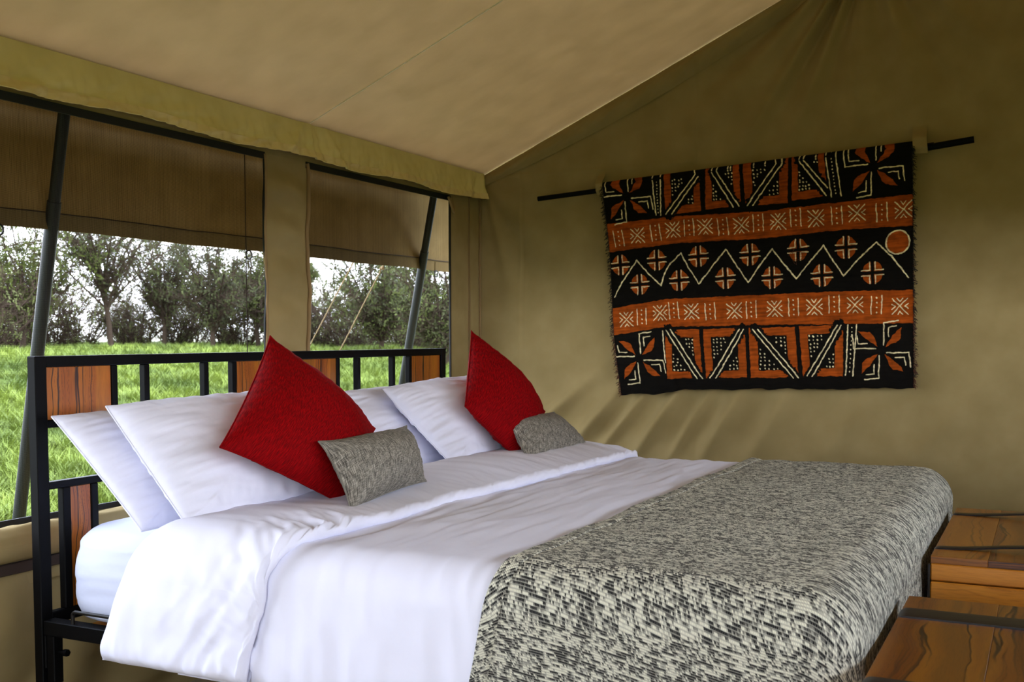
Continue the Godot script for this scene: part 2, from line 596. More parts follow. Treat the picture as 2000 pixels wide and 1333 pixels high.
# ------------------------------------------------------------------ start
func _ready() -> void:
	rng.seed = 20
	# camera: level bed lines meet at (2050, 658) and (-3400, 658) of the 2000 x 1333 frame
	var cam := Camera3D.new()
	cam.name = "camera"
	var right := Vector3(0.439, 0.0, 0.899).normalized()
	var back := Vector3(-0.8965, 0.0613, 0.4378)
	back = (back - right * right.dot(back)).normalized()
	cam.transform = Transform3D(Basis(right, back.cross(right), back), Vector3(-1.814, 1.05, 2.151))
	cam.projection = Camera3D.PROJECTION_FRUSTUM
	cam.near = 0.05
	cam.far = 400.0
	cam.size = 0.05 * 1333.0 / 2145.4
	cam.frustum_offset = Vector2(0.0, 0.05 * 122.5 / 2145.4)
	var lens := CameraAttributesPhysical.new()
	lens.frustum_focal_length = 35.0
	lens.frustum_near = 0.05
	lens.frustum_far = 400.0
	lens.frustum_focus_distance = 2.9
	lens.exposure_aperture = 8.5
	cam.attributes = lens
	add_child(cam)
	cam.current = true

	var we := WorldEnvironment.new()
	we.name = "environment"
	var env := Environment.new()
	var sky_m := ProceduralSkyMaterial.new()
	sky_m.sky_top_color = Color(0.85, 0.90, 1.0)
	sky_m.sky_horizon_color = Color(0.94, 0.955, 0.985)
	sky_m.ground_bottom_color = Color(0.30, 0.34, 0.20)
	sky_m.ground_horizon_color = Color(0.55, 0.58, 0.50)
	sky_m.sky_curve = 0.2
	var sky := Sky.new()
	sky.sky_material = sky_m
	env.background_mode = Environment.BG_SKY
	env.sky = sky
	env.background_energy_multiplier = 4.0
	env.tonemap_mode = Environment.TONE_MAPPER_LINEAR
	env.tonemap_exposure = 4.0
	env.sdfgi_enabled = true
	env.ssao_enabled = true
	env.ssil_enabled = true
	we.environment = env
	add_child(we)

	materials()
	tent()
	outside()
	bed()
	bedding()
	pillows()
	wall_hanging()
	chests()

func materials() -> void:
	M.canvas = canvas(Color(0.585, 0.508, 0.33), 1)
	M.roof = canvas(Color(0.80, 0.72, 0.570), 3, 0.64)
	M.thread = mat(Color(0.92, 0.88, 0.78), 0.9)
	M.valance = canvas(Color(0.87, 0.81, 0.54), 5)
	M.hem = canvas(Color(0.87, 0.785, 0.54), 6)
	M.fly = canvas(Color(0.56, 0.47, 0.30), 7, 0.80)
	M.strip = mat(Color(0.20, 0.14, 0.09), 0.9)
	M.piping = mat(Color(0.52, 0.42, 0.27), 0.85)
	M.zipper = mat(Color(0.018, 0.018, 0.020), 0.7)
	M.floor = canvas(Color(0.66, 0.60, 0.48), 9)  # unseen floor, made pale to bounce light up to the roof
	M.screen = screen()
	M.steel = mat(Color(0.09, 0.09, 0.10), 0.5, 0.0, 0.2)
	M.steel.albedo_color = Color(0.03, 0.03, 0.033)
	M.worn = mat(Color(0.10, 0.085, 0.07), 0.45, 0.4)
	M.pole = mat(Color(0.11, 0.12, 0.115), 0.55, 0.2)
	M.panel = wood(101, Color(0.70, 0.42, 0.07), Color(0.58, 0.30, 0.04), Color(0.12, 0.04, 0.012), 0.95)
	M.teak = wood(131, Color(0.56, 0.355, 0.07), Color(0.43, 0.23, 0.03), Color(0.13, 0.05, 0.015), 0.95, 0.33)
	M.teak_pale = wood(151, Color(0.84, 0.56, 0.19), Color(0.74, 0.45, 0.12), Color(0.38, 0.18, 0.05), 0.5, 0.35)
	M.strap = mat(Color(0.10, 0.08, 0.07), 0.42, 0.0, 0.5)
	M.cotton = mat(Color(0.90, 0.90, 0.955), 0.9, 0.0, 0.2)
	M.cotton.normal_enabled = true
	M.cotton.normal_texture = bump_tex(41, 0.012, 4, 2.4)
	M.cotton.normal_scale = 0.30
	M.cotton.uv1_triplanar = true
	M.cotton.uv1_scale = Vector3.ONE * 1.6
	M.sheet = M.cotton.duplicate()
	M.sheet.albedo_color = Color(0.80, 0.815, 0.88)  # greyer than the duvet: the shade on the mattress is put into its colour
	M.teak_mid = wood(171, Color(0.62, 0.40, 0.085), Color(0.52, 0.30, 0.045), Color(0.24, 0.11, 0.03), 0.6, 0.33)  # lid boards kept darker than the fronts: glancing light put into the colour
	M.knit = knit()
	M.linen = linen()
	M.red = chenille()

func roof_y(z: float) -> float:
	return EAVE_Y + SLOPE * (z - WALL_Z) if z < RIDGE_Z else EAVE_Y + SLOPE * (RIDGE_Z - WALL_Z) - SLOPE * (z - RIDGE_Z)

# ------------------------------------------------------------------ the tent
func tent() -> void:
	# floor: canvas groundsheet
	var fl := obj("floor", bx(Vector3(OPEN_X, -0.06, -0.3), Vector3(GABLE_X + 0.1, 0.0, FRONT_Z + 0.1), 0.01), M.floor)
	tag(fl, "pale tan canvas groundsheet covering the tent floor under the bed", "floor", "", "structure")

	# roof: two slopes of canvas
	var sag := fnl(31, 0.6, 2)
	var ce := thing("ceiling", "pale tan sloping canvas roof of the tent with stitched seams", "ceiling", Vector3.ZERO, "", "structure")
	for side in 2:
		var slope := func(u: float, v: float) -> Array:
			var x := lerpf(OPEN_X - 1.8, GABLE_X + 0.35, u)
			var z := lerpf(WALL_Z - 0.03, RIDGE_Z, v) if side == 0 else lerpf(RIDGE_Z, FRONT_Z + 0.45, v)
			var y := roof_y(z)
			var inside := clampf((z - WALL_Z) * 3.0, 0.0, 1.0) * clampf((GABLE_X - x) * 2.5, 0.0, 1.0)
			y -= inside * (0.012 * sin(clampf((z - WALL_Z) / (RIDGE_Z - WALL_Z), 0, 1) * PI) + 0.006 * sag.get_noise_2d(x * 1.4, z * 1.4))
			return [Vector3(x, y, z), Vector2(x, z)]
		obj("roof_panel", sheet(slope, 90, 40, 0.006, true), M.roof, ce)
	# flat-felled seam, and the bound edge along the gable
	for e in [[1.300, 0.0045], [-0.62, 0.0045]]:
		var strip := func(u: float, v: float) -> Array:
			var z := lerpf(WALL_Z, RIDGE_Z, v)
			var x: float = e[0] + (u - 0.5) * e[1]
			var inside := clampf((z - WALL_Z) * 3.0, 0.0, 1.0) * clampf((GABLE_X - x) * 2.5, 0.0, 1.0)
			var y := roof_y(z) - inside * (0.012 * sin(clampf((z - WALL_Z) / (RIDGE_Z - WALL_Z), 0, 1) * PI) + 0.006 * sag.get_noise_2d(x * 1.4, z * 1.4)) - 0.0045
			return [Vector3(x, y, z), Vector2(x, z)]
		obj("seam_strip", sheet(strip, 3, 40, 0.0035, true), M.thread, ce)
	var rp := buf()
	tube(rp, [Vector3(OPEN_X - 0.3, roof_y(RIDGE_Z) - 0.045, RIDGE_Z), Vector3(GABLE_X + 0.2, roof_y(RIDGE_Z) - 0.045, RIDGE_Z)], 0.022, 12)
	obj("ridge_pole", done(rp), M.pole, ce)

	# valance: a hanging strip along the eave
	var puck := fnl(33, 1.0, 2)
	var va := thing("trim_1", "olive khaki canvas valance hanging along the eave above the mesh windows", "valance", Vector3.ZERO, "", "structure")
	var hang := func(u: float, v: float) -> Array:
		var x := lerpf(OPEN_X, 2.602, u)
		var drop := v * 0.118 + v * 0.006 * sin(x * 9.0)
		var fold := 0.0
		for k in 7:
			var c: float = [1.272, 1.300, 1.34, 1.39, 2.47, 2.53, 2.575][k]
			var lean: float = [-0.10, 0.0, 0.05, 0.10, -0.04, -0.03, 0.0][k]
			var amp: float = [0.006, 0.007, -0.007, 0.005, 0.004, -0.006, 0.008][k]
			var wd: float = [0.018, 0.010, 0.014, 0.02, 0.02, 0.016, 0.014][k]
			fold += 1.8 * amp * exp(-pow((x - c - lean * v) / wd, 2.0)) * (0.4 + 0.6 * v)
		var z := -0.142 + v * 0.012 + fold + 0.010 * v * puck.get_noise_2d(x * 6.0 + v * 1.4, v * 1.2) + 0.008 * v * puck.get_noise_2d(x * 26.0, v * 1.6)
		return [Vector3(x, roof_y(-0.142) - 0.004 - drop, z), Vector2(x, v)]
	obj("cloth", sheet(hang, 640, 21, 0.003), M.valance, va)
	var hemmed := func(u: float, v: float) -> Array:
		var r: Array = hang.call(u, lerpf(0.79, 1.006, v))
		r[0].z += 0.0035 + 0.0022 * puck.get_noise_2d(r[0].x * 70.0, v * 1.5)
		return r
	obj("hem", sheet(hemmed, 640, 7, 0.003), M.hem, va)

	# window wall
	var wb := thing("wall_back", "tan canvas tent wall with two mesh windows behind the bed", "wall", Vector3.ZERO, "", "structure")
	var wr := fnl(35, 1.0, 3)
	var span := func(name: String, x0: float, x1: float, y0: float, y1: float, nu: int, nv: int, amp: float, kind: int) -> void:
		var f := func(u: float, v: float) -> Array:
			var x := lerpf(x0, x1, u)
			var y := lerpf(y0, y1, v)
			var z := WALL_Z
			var soft := sin(u * PI) * minf(1.0, (1.0 - v) * (2.2 if kind == 2 else 9.0)) * minf(1.0, v * 9.0)
			if kind == 1:      # soft cross folds on the pillar between the windows
				z += soft * 0.017 * sin(y * 42.0 + 1.6 * sin(x * 9.0) + u * 1.3) * (0.4 + 0.6 * clampf((y - 1.0) / 0.5, 0, 1))
				x += 0.005 * sin(y * 17.0) * (1.0 if u > 0.5 else 0.7)
			elif kind == 2:    # lower wall: leaning drapes
				z += amp * soft * (0.5 + 0.5 * sin((x * 1.0 - y * 0.8) * 17.0 + 2.0 * wr.get_noise_2d(x * 1.3, y * 1.3)))
			z += amp * 0.35 * soft * wr.get_noise_2d(x * 3.0, y * 3.0)
			return [Vector3(x, y, z), Vector2(x, y)]
		obj(name, sheet(f, nu, nv, 0.005, true), M.canvas, wb)
	span.call("lower_panel", OPEN_X, GABLE_X, 0.0, 0.575, 220, 60, 0.036, 2)
	span.call("top_panel", OPEN_X, GABLE_X, 1.648, EAVE_Y, 60, 6, 0.004, 0)
	span.call("pillar_panel", 1.090, 1.318, 0.57, 1.652, 16, 110, 0.006, 1)
	span.call("corner_panel", 2.330, GABLE_X, 0.57, 1.652, 16, 60, 0.006, 0)
	span.call("far_panel", OPEN_X, -1.30, 0.57, 1.652, 30, 40, 0.006, 0)
	# piping along the pillar's edges and in the corner, seam by the corner
	for e in [[1.321, 0.007, 0.007, 0.57, 1.645], [1.092, 0.0045, 0.004, 0.57, 1.645], [2.600, 0.0045, 0.001, 0.0, 1.66], [2.505, 0.002, 0.001, 0.0, 1.66]]:
		var pts := []
		for k in 60:
			var y := lerpf(e[3], e[4], k / 59.0)
			pts.append(Vector3(e[0] + e[2] * sin(y * 17.0 + 0.5 * sin(y * 31.0)), y, WALL_Z + 0.004))
		var b := buf()
		tube(b, pts, e[1], 8)
		obj("piping", done(b), M.piping, wb)
	var seam := buf()
	box(seam, Transform3D(Basis(), Vector3(2.498, 0.83, WALL_Z + 0.001)), Vector3(0.004, 1.66, 0.004), 0.001)
	obj("seam", done(seam), M.piping, wb)
	var lp := buf()
	tube(lp, [Vector3(2.285, 1.64, -0.150), Vector3(2.295, 1.60, -0.140), Vector3(2.310, 1.575, -0.138), Vector3(2.318, 1.60, -0.145), Vector3(2.318, 1.64, -0.155)], 0.006, 8)
	obj("toggle_loop", done(lp), M.piping, wb)

	# the two mesh windows
	var win := func(n: int, x0: float, x1: float, label: String, seam_x: Array) -> void:
		var w := thing("window_%d" % n, label, "window", Vector3.ZERO, "", "structure")
		var f := func(u: float, v: float) -> Array:
			var p := Vector3(lerpf(x0, x1, u), lerpf(0.578, 1.650, v), WALL_Z - 0.004)
			return [p, Vector2(p.x / 0.16, p.y / 0.020)]
		var b := buf()
		var P := PackedVector3Array()
		var T := PackedVector2Array()
		for j in 2:
			for i in 2:
				var r: Array = f.call(float(i), float(j))
				P.append(r[0]); T.append(r[1])
		grid(b, P, T, 2, true)
		obj("mesh_screen", done(b), M.screen, w)
		# black zipper tapes round the opening, slightly wavy
		var tape := func(a: Vector3, c: Vector3, wide: float, wave: float) -> void:
			var g := func(u: float, v: float) -> Array:
				var p := a.lerp(c, u)
				var along := (c - a).normalized()
				var across := along.cross(Vector3(0, 0, 1))
				p += across * ((v - 0.5) * wide + wave * sin((p.x + p.y) * 17.0 + 0.6 * sin((p.x + p.y) * 31.0)))
				return [p, Vector2(u, v)]
			obj("zipper", sheet(g, 60, 3, 0.006), M.zipper, w)
		var z := WALL_Z + 0.003
		tape.call(Vector3(x0, 1.640, z), Vector3(x1, 1.640, z), 0.022, 0.0)
		tape.call(Vector3(x0, 0.584, z), Vector3(x1, 0.584, z), 0.016, 0.0)
		tape.call(Vector3(x1 - 0.002, 0.58, z), Vector3(x1 - 0.002, 1.645, z), 0.010, 0.004 if n == 1 else 0.0)
		for s in seam_x:
			obj("screen_seam", bx(Vector3(s - 0.0016, 0.585, WALL_Z - 0.008), Vector3(s + 0.0016, 1.64, WALL_Z - 0.006), 0.0005), M.strip, w)
	win.call(1, -1.30, 1.094, "wide left mesh window with dark zipper edge above the headboard", [1.005, -0.4])
	win.call(2, 1.316, 2.334, "narrow right mesh window between the canvas pillar and the tent corner", [])

	# canvas blind rolled up under the windows, with its tie band
	var ro := thing("rolled_blind", "bundled tan canvas window blind gathered under the mesh windows behind headboard", "window blind", Vector3(-0.1, 0.5, -0.12))
	var rn := fnl(37, 1.0, 3)
	var roll := func(u: float, v: float) -> Array:
		var x := lerpf(-1.3, 2.45, u)
		var a := v * TAU
		var r := 0.046 + 0.008 * rn.get_noise_3d(x * 5.0, cos(a) * 1.2, sin(a) * 1.2) + 0.004 * rn.get_noise_3d(x * 2.0 + a * 0.6, cos(a) * 4.0, sin(a) * 4.0)
		return [Vector3(x, 0.540 + r * sin(a) * 0.92, -0.126 + r * 0.75 * cos(a)), Vector2(x, v)]
	obj("roll", sheet(roll, 260, 28, 0.003, true), M.canvas, ro)
	obj("tie_band", bx(Vector3(-1.3, 0.460, -0.150), Vector3(2.45, 0.488, -0.138), 0.002), M.strip, ro)
	var hem := func(u: float, v: float) -> Array:
		var x := lerpf(-1.3, 2.45, u)
		return [Vector3(x, lerpf(0.425, 0.468, v) + 0.003 * rn.get_noise_1d(x * 14.0), -0.156 + 0.005 * rn.get_noise_2d(x * 12.0, v * 2.0)), Vector2(x, v)]
	obj("skirt", sheet(hem, 200, 6, 0.003, true), M.canvas, ro)

	gable()

	# the side behind the camera: a band of open windows; the far end has the wide doorway under the veranda roof; both unseen, sized for the light they let in
	var wf := thing("wall_front", "low canvas wall and open window band behind the camera", "wall", Vector3.ZERO, "", "structure")
	obj("low_panel", bx(Vector3(OPEN_X, 0.0, FRONT_Z), Vector3(GABLE_X, FRONT_SILL, FRONT_Z + 0.02), 0.004), M.canvas, wf)
	obj("top_band", bx(Vector3(OPEN_X, 1.62, FRONT_Z), Vector3(GABLE_X, 1.735, FRONT_Z + 0.012), 0.004), M.canvas, wf)
	obj("pillar", bx(Vector3(OPEN_X, FRONT_SILL, FRONT_Z), Vector3(OPEN_X + 0.25, 1.62, FRONT_Z + 0.02), 0.004), M.canvas, wf)
	obj("pillar", bx(Vector3(-0.6, FRONT_SILL, FRONT_Z), Vector3(-0.4, 1.62, FRONT_Z + 0.02), 0.004), M.canvas, wf)
	obj("pillar", bx(Vector3(GABLE_X - 0.4, FRONT_SILL, FRONT_Z), Vector3(GABLE_X, 1.62, FRONT_Z + 0.02), 0.004), M.canvas, wf)
	var wl := thing("wall_left", "canvas end wall with a wide open doorway behind the camera", "wall", Vector3.ZERO, "", "structure")
	for e in [[WALL_Z, DOOR_A, 0.0], [DOOR_B, FRONT_Z, 0.0], [DOOR_A, DOOR_B, DOOR_TOP]]:
		var f := func(u: float, v: float) -> Array:
			var z: float = lerpf(e[0], e[1], u)
			return [Vector3(OPEN_X, lerpf(e[2], roof_y(z) - 0.004, v), z), Vector2(z, v)]
		obj("canvas_panel", sheet(f, 30, 20, 0.006), M.canvas, wl)

# the gable wall, with its folds
var apex := Vector2(1.50, 2.56)     # (z, y) from where the upper folds fan out
func gable_x(z: float, y: float) -> float:
	var d := 0.0
	var to := Vector2(z, y) - apex
	var r := to.length()
	var a := rad_to_deg(atan2(to.x, -to.y))     # 0 hangs straight down, minus towards the window wall
	for f in [[-62, 5, 0.016], [-52, 3, -0.010], [-45, 4, 0.012], [-33, 2.6, 0.012], [-28, 3.0, -0.012], [-21, 2.4, 0.010], [-15, 3, -0.007], [-3, 6, 0.006], [16, 5, 0.008], [27, 4, -0.006], [44, 5, 0.010]]:
		d += f[2] * 2.6 * exp(-pow((a - f[0]) / f[1], 2.0)) * clampf(r / 0.22, 0.0, 1.0) * exp(-maxf(0.0, r - 0.25) * 2.0)
	# leaning folds low on the wall
	var low := 2.4 * exp(-pow((y - 0.70) / 0.15, 2.0))
	var g := 0.0
	for f in [[0.20, 0.05, 0.020, 1.05], [0.42, 0.045, 0.024, 0.85], [0.55, 0.03, 0.016, 0.8], [0.70, 0.035, 0.022, 0.7], [0.84, 0.025, 0.014, 0.6], [0.97, 0.04, 0.022, 0.55], [1.16, 0.05, 0.018, 0.5], [1.45, 0.07, 0.012, 0.6], [1.80, 0.06, 0.008, 0.8]]:
		g += f[2] * exp(-pow((z - f[0] - (y - 0.72) * f[3]) / f[1], 2.0))
	d += g * low
	# folds fanning from the corner of the eave
	var c := Vector2(z + 0.15, y - 1.74)
	var ca := rad_to_deg(atan2(c.x, -c.y))
	for f in [[16, 5, 0.010], [30, 7, -0.008], [48, 8, 0.008]]:
		d += f[2] * exp(-pow((ca - f[0]) / f[1], 2.0)) * clampf(c.length() / 0.3, 0, 1) * exp(-maxf(0.0, c.length() - 0.5) * 1.5)
	# stitched seams
	for s in [0.828, 1.440, 0.03]:
		d += 0.0022 * exp(-pow((z - s) / 0.006, 2.0)) - 0.0022 * exp(-pow((z - s - 0.012) / 0.004, 2.0))
	d += 0.0028 * exp(-pow((y - 1.762) / 0.006, 2.0)) * (1.0 if z < 0.83 else 0.0)
	d *= clampf((z - WALL_Z) / 0.05, 0.0, 1.0)
	return GABLE_X - d

func gable() -> void:
	var wn := fnl(39, 1.0, 3)
	var gw := thing("wall_right", "olive tan canvas gable wall with draped folds behind the patterned cloth", "wall", Vector3.ZERO, "", "structure")
	var f := func(u: float, v: float) -> Array:
		var z := lerpf(WALL_Z, FRONT_Z, u)
		var y := v * (roof_y(z) - 0.004)
		var x := gable_x(z, y) + 0.005 * wn.get_noise_2d(z * 1.7, y * 1.7) * clampf((z - WALL_Z) / 0.1, 0, 1)
		return [Vector3(x, y, z), Vector2(z, y)]
	obj("canvas_wall", sheet(f, 420, 300, 0.005, true), M.canvas, gw)
	# a tuck of cloth that follows the roof edge, gathered towards the corner
	var tuck := func(u: float, v: float) -> Array:
		var z := lerpf(-0.165, 1.46, u)
		var drop := v * (0.045 + 0.05 * sin(clampf(u * 1.1, 0, 1) * PI))
		var y := roof_y(z) - 0.006 - drop
		var x := gable_x(z, y) - 0.004 - 0.020 * sin(v * PI) * (0.5 + 0.5 * sin(u * PI)) + 0.004 * wn.get_noise_2d(z * 9.0 + v, v * 1.5)
		return [Vector3(x, y, z), Vector2(z, y)]
	obj("tuck", sheet(tuck, 140, 14, 0.003), M.canvas, gw)
	for e in [[0.421, 1.741, 1.645, 0.030, -0.006], [1.694, 1.836, 1.728, 0.050, -0.012]]:
		var loop := func(u: float, v: float) -> Array:
			var z: float = e[0] + (u - 0.5) * e[3] + v * 0.010
			var y: float = lerpf(e[1], e[2], v)
			var x := GABLE_X - 0.012 - 0.050 * smoothstep(0.0, 0.55, v) + 0.012 * smoothstep(0.8, 1.0, v)
			return [Vector3(x, y, z), Vector2(z, y)]
		obj("rod_loop", sheet(loop, 8, 24, 0.003), M.canvas, gw)

# ------------------------------------------------------------------ outside
var hills: FastNoiseLite

func ground_y(x: float, z: float) -> float:
	var away := maxf(0.0, -z - 0.8) + maxf(0.0, x - 5.0) * 0.35
	if z > -0.8: away = maxf(0.0, x - 5.0) * 0.35
	return -0.12 + 0.86 * smoothstep(0.0, 13.0, away) + 0.05 * hills.get_noise_2d(x * 0.25, z * 0.25) * clampf(away, 0.0, 1.0)

func polar(px: float, dist: float) -> Vector2:      # a bearing from the viewpoint into the land, as (x, z)
	var d := Vector2(0.439, 0.899) * (px - 1000.0) / 2145.4 + Vector2(0.8965, -0.4378)
	d = d.normalized()
	return Vector2(-1.814, 2.151) + d * dist

func outside() -> void:
	hills = fnl(61, 1.0, 3)
	# land
	var soil := noise_tex(63, 0.02, 4, Color(0.17, 0.22, 0.09), Color(0.29, 0.33, 0.15))
	M.soil = mat(Color.WHITE, 0.95, 0.0, 0.1)
	M.soil.albedo_texture = soil
	M.soil.uv1_triplanar = true
	M.soil.uv1_world_triplanar = true
	M.soil.uv1_scale = Vector3.ONE * 0.45
	var land := func(u: float, v: float) -> Array:
		var x := lerpf(-26.0, 46.0, u)
		var z := lerpf(-46.0, 26.0, v)
		return [Vector3(x, ground_y(x, z), z), Vector2(x, z)]
	var gr := obj("ground", sheet(land, 145, 145, 0.3), M.soil)
	tag(gr, "green grassland rising gently behind the tent", "ground", "", "structure")
	# a bare dirt track by the tent
	M.dirt = mat(Color.WHITE, 0.95, 0.0, 0.1)
	M.dirt.albedo_texture = noise_tex(65, 0.05, 4, Color(0.34, 0.26, 0.19), Color(0.50, 0.41, 0.31))
	M.dirt.uv1_triplanar = true
	M.dirt.uv1_scale = Vector3.ONE * 0.8
	var track := func(u: float, v: float) -> Array:
		var c := track_at(u * 5.0 - 1.2)
		var w := 0.42 + 0.10 * hills.get_noise_1d(u * 30.0)
		var p := c + Vector2(0.25, 0.97) * (v - 0.5) * w
		return [Vector3(p.x, ground_y(p.x, p.y) + 0.022 - 0.03 * absf(v - 0.5) * 2.0, p.y), Vector2(u, v)]
	var tr := obj("dirt_track", sheet(track, 60, 7, 0.03), M.dirt)
	tag(tr, "bare brown dirt track crossing the grass outside the left window", "dirt path", "", "structure")

	# grass: tufts of blades
	var tuft := buf()
	var r := RandomNumberGenerator.new()
	r.seed = 33
	for k in 13:
		var a := r.randf() * TAU
		var base := Vector3(cos(a), 0, sin(a)) * r.randf() * 0.05
		var lean := Vector3(cos(a), 0, sin(a)) * r.randf_range(0.02, 0.10)
		var hgt := r.randf_range(0.07, 0.17)
		var side := Vector3(-sin(a), 0, cos(a)) * 0.0045
		var mid := base + lean * 0.35 + Vector3.UP * hgt * 0.6
		var top := base + lean + Vector3.UP * hgt
		poly(tuft, [base - side, base + side, mid + side * 0.9, mid - side * 0.9], base - lean * 10.0)
		poly(tuft, [mid - side * 0.9, mid + side * 0.9, top], base - lean * 10.0)
	M.grass = mat(Color.WHITE, 0.7, 0.0, 0.3)
	M.grass.vertex_color_use_as_albedo = true
	M.grass.cull_mode = BaseMaterial3D.CULL_DISABLED
	M.grass.backlight_enabled = true
	M.grass.backlight = Color(0.6, 0.6, 0.6)
	var where := []
	var tints := []
	for k in 50000:
		var dist := 2.9 + 27.0 * pow(r.randf(), 1.4)
		var p := polar(r.randf_range(-60.0, 930.0), dist)
		if p.y > -0.55: continue
		if absf((p - track_at(p.x)).dot(Vector2(0.25, 0.97))) < 0.17 + 0.08 * hills.get_noise_1d(p.x * 6.0) and p.x < 3.4: continue
		var s := r.randf_range(0.6, 1.25) * (1.0 + 0.5 * hills.get_noise_2d(p.x * 0.9, p.y * 0.9)) * (1.0 if dist < 7.0 else 0.9)
		where.append(Transform3D(Basis(Vector3.UP, r.randf() * TAU).scaled(Vector3(s * 1.2, s, s * 1.2)), Vector3(p.x, ground_y(p.x, p.y) - 0.01, p.y)))
		var w := clampf(0.5 + 0.9 * hills.get_noise_2d(p.x * 0.7 + 40.0, p.y * 0.7) + r.randf_range(-0.2, 0.2), 0.0, 1.0)
		tints.append(Color(0.060, 0.090, 0.012).lerp(Color(0.175, 0.225, 0.034), w))
	var g := copies("grass", done(tuft), M.grass, where, tints, self)
	tag(g, "lush bright green grass growing outside the mesh windows", "grass")

	# trees
	M.bark = mat(Color(0.24, 0.20, 0.165), 0.95, 0.0, 0.1)
	M.twig = mat(Color(0.25, 0.205, 0.17), 0.95, 0.0, 0.1)
	M.leaf = mat(Color.WHITE, 0.75, 0.0, 0.2)
	M.leaf.vertex_color_use_as_albedo = true
	M.leaf.cull_mode = BaseMaterial3D.CULL_DISABLED
	M.leaf.backlight_enabled = true
	M.leaf.backlight = Color(0.5, 0.5, 0.5)
	var spray := buf()
	for k in 9:
		var a := r.randf() * TAU
		var d := Vector3(cos(a), r.randf_range(-0.5, 0.5), sin(a)).normalized()
		var o := d * r.randf_range(0.02, 0.075)
		var s := d.cross(Vector3(r.randf() - 0.5, 1.0, r.randf() - 0.5)).normalized() * 0.012
		poly(spray, [o, o + d * 0.022 + s, o + d * 0.05, o + d * 0.022 - s], o - Vector3.UP)
	M.spray = done(spray)
	# [px bearing, distance, height, crown width, crown start, leafiness, green, label]
	for t in [
		[45, 21.0, 2.75, 3.0, 0.16, 0.36, 0.80, "green leafy thorn tree furthest left, left of the dark leaning pole"],
		[222, 22.0, 3.30, 3.9, 0.40, 0.26, 0.40, "tall thorn tree with a straight bare trunk right of the left pole"],
		[322, 25.0, 2.60, 2.4, 0.34, 0.22, 0.40, "thin grey thorn tree between the tall trunk and the round dark tree"],
		[418, 23.0, 2.45, 2.6, 0.24, 0.24, 0.30, "round dark thorn tree in the right half of the wide window"],
		[508, 25.0, 2.25, 1.6, 0.34, 0.30, 0.70, "small green thorn tree beside the right edge of the wide window"],
		[590, 30.0, 2.35, 1.2, 0.66, 0.45, 0.60, "distant flat topped thorn tree against the white sky behind the canvas pillar"],
		[745, 20.0, 2.25, 2.7, 0.12, 0.34, 0.45, "large dense dark green thorn tree filling the narrow window"],
		[872, 18.0, 2.20, 2.2, 0.10, 0.30, 0.50, "dark green thorn tree at the right edge of the narrow window"],
	]:
		tree(t)
	var k := 0
	for s in [[-35, 20.0, 1.5], [110, 25.0, 1.9], [165, 26.5, 1.8], [275, 26.0, 1.4], [345, 27.0, 1.7], [470, 26.0, 1.8], [590, 24.0, 1.35], [640, 24.5, 1.45], [690, 23.0, 1.6], [800, 21.5, 1.7], [250, 30.0, 1.5], [385, 30.0, 2.0], [60, 28.0, 2.2], [545, 27.0, 1.5], [780, 25.0, 2.2], [860, 22.0, 1.9], [-60, 26.0, 2.2], [30, 24.0, 1.8], [435, 27.0, 2.0], [720, 26.0, 1.9]]:
		scrub(s, k)
		k += 1

	# the fly: the outer roof's edge that hangs down outside the windows, with D rings
	var fy := thing("fly_sheet", "khaki canvas edge of the outer fly hanging outside the mesh windows", "tent fly", Vector3(0, 1.35, -0.42))
	var fn := fnl(67, 1.0, 3)
	var drop := func(u: float, v: float) -> Array:
		var x := lerpf(-2.2, 4.2, u)
		var y := lerpf(1.800, 1.353, v) + 0.004 * fn.get_noise_1d(x * 2.0) * v
		var z := -0.412 + 0.007 * v * fn.get_noise_2d(x * 1.6, y * 2.0) + 0.003 * fn.get_noise_2d(x * 7.0, y * 5.0)
		return [Vector3(x, y, z), Vector2(x, y)]
	obj("cloth", sheet(drop, 200, 24, 0.003), M.fly, fy)
	var over := func(u: float, v: float) -> Array:
		var z := lerpf(-0.412, -0.150, v)
		return [Vector3(lerpf(-2.2, 4.2, u), 1.800 + 0.004 * sin(u * 90.0) * sin(v * PI), z), Vector2(u, v)]
	obj("slope", sheet(over, 30, 8, 0.003), M.canvas, fy)
	var hm := func(u: float, v: float) -> Array:
		var r2: Array = drop.call(u, lerpf(0.895, 1.0, v))
		r2[0].z += 0.004 + 0.0015 * fn.get_noise_1d(r2[0].x * 20.0)
		return r2
	obj("hem", sheet(hm, 200, 4, 0.0035), M.fly, fy)
	var st := func(u: float, v: float) -> Array:
		var r3: Array = hm.call(u, 0.0)
		r3[0].z += 0.003
		r3[0].y += (v - 0.5) * 0.0035
		return r3
	obj("stitch_line", sheet(st, 200, 2, 0.002), M.strip, fy)
	for x in [0.262, 1.297, 2.62]:
		obj("webbing_tab", bx(Vector3(x - 0.009, 1.35, -0.408), Vector3(x + 0.009, 1.392, -0.404), 0.001), M.fly, fy)
		var ring := []
		for q in 21: ring.append(Vector3(x + 0.0155 * sin(TAU * q / 20.0), 1.338 + 0.015 * cos(TAU * q / 20.0), -0.405))
		var b := buf()
		tube(b, ring, 0.0027, 6, false)
		obj("metal_ring", done(b), M.worn, fy)

	# leaning poles of the fly, and its guy ropes
	var k2 := 0
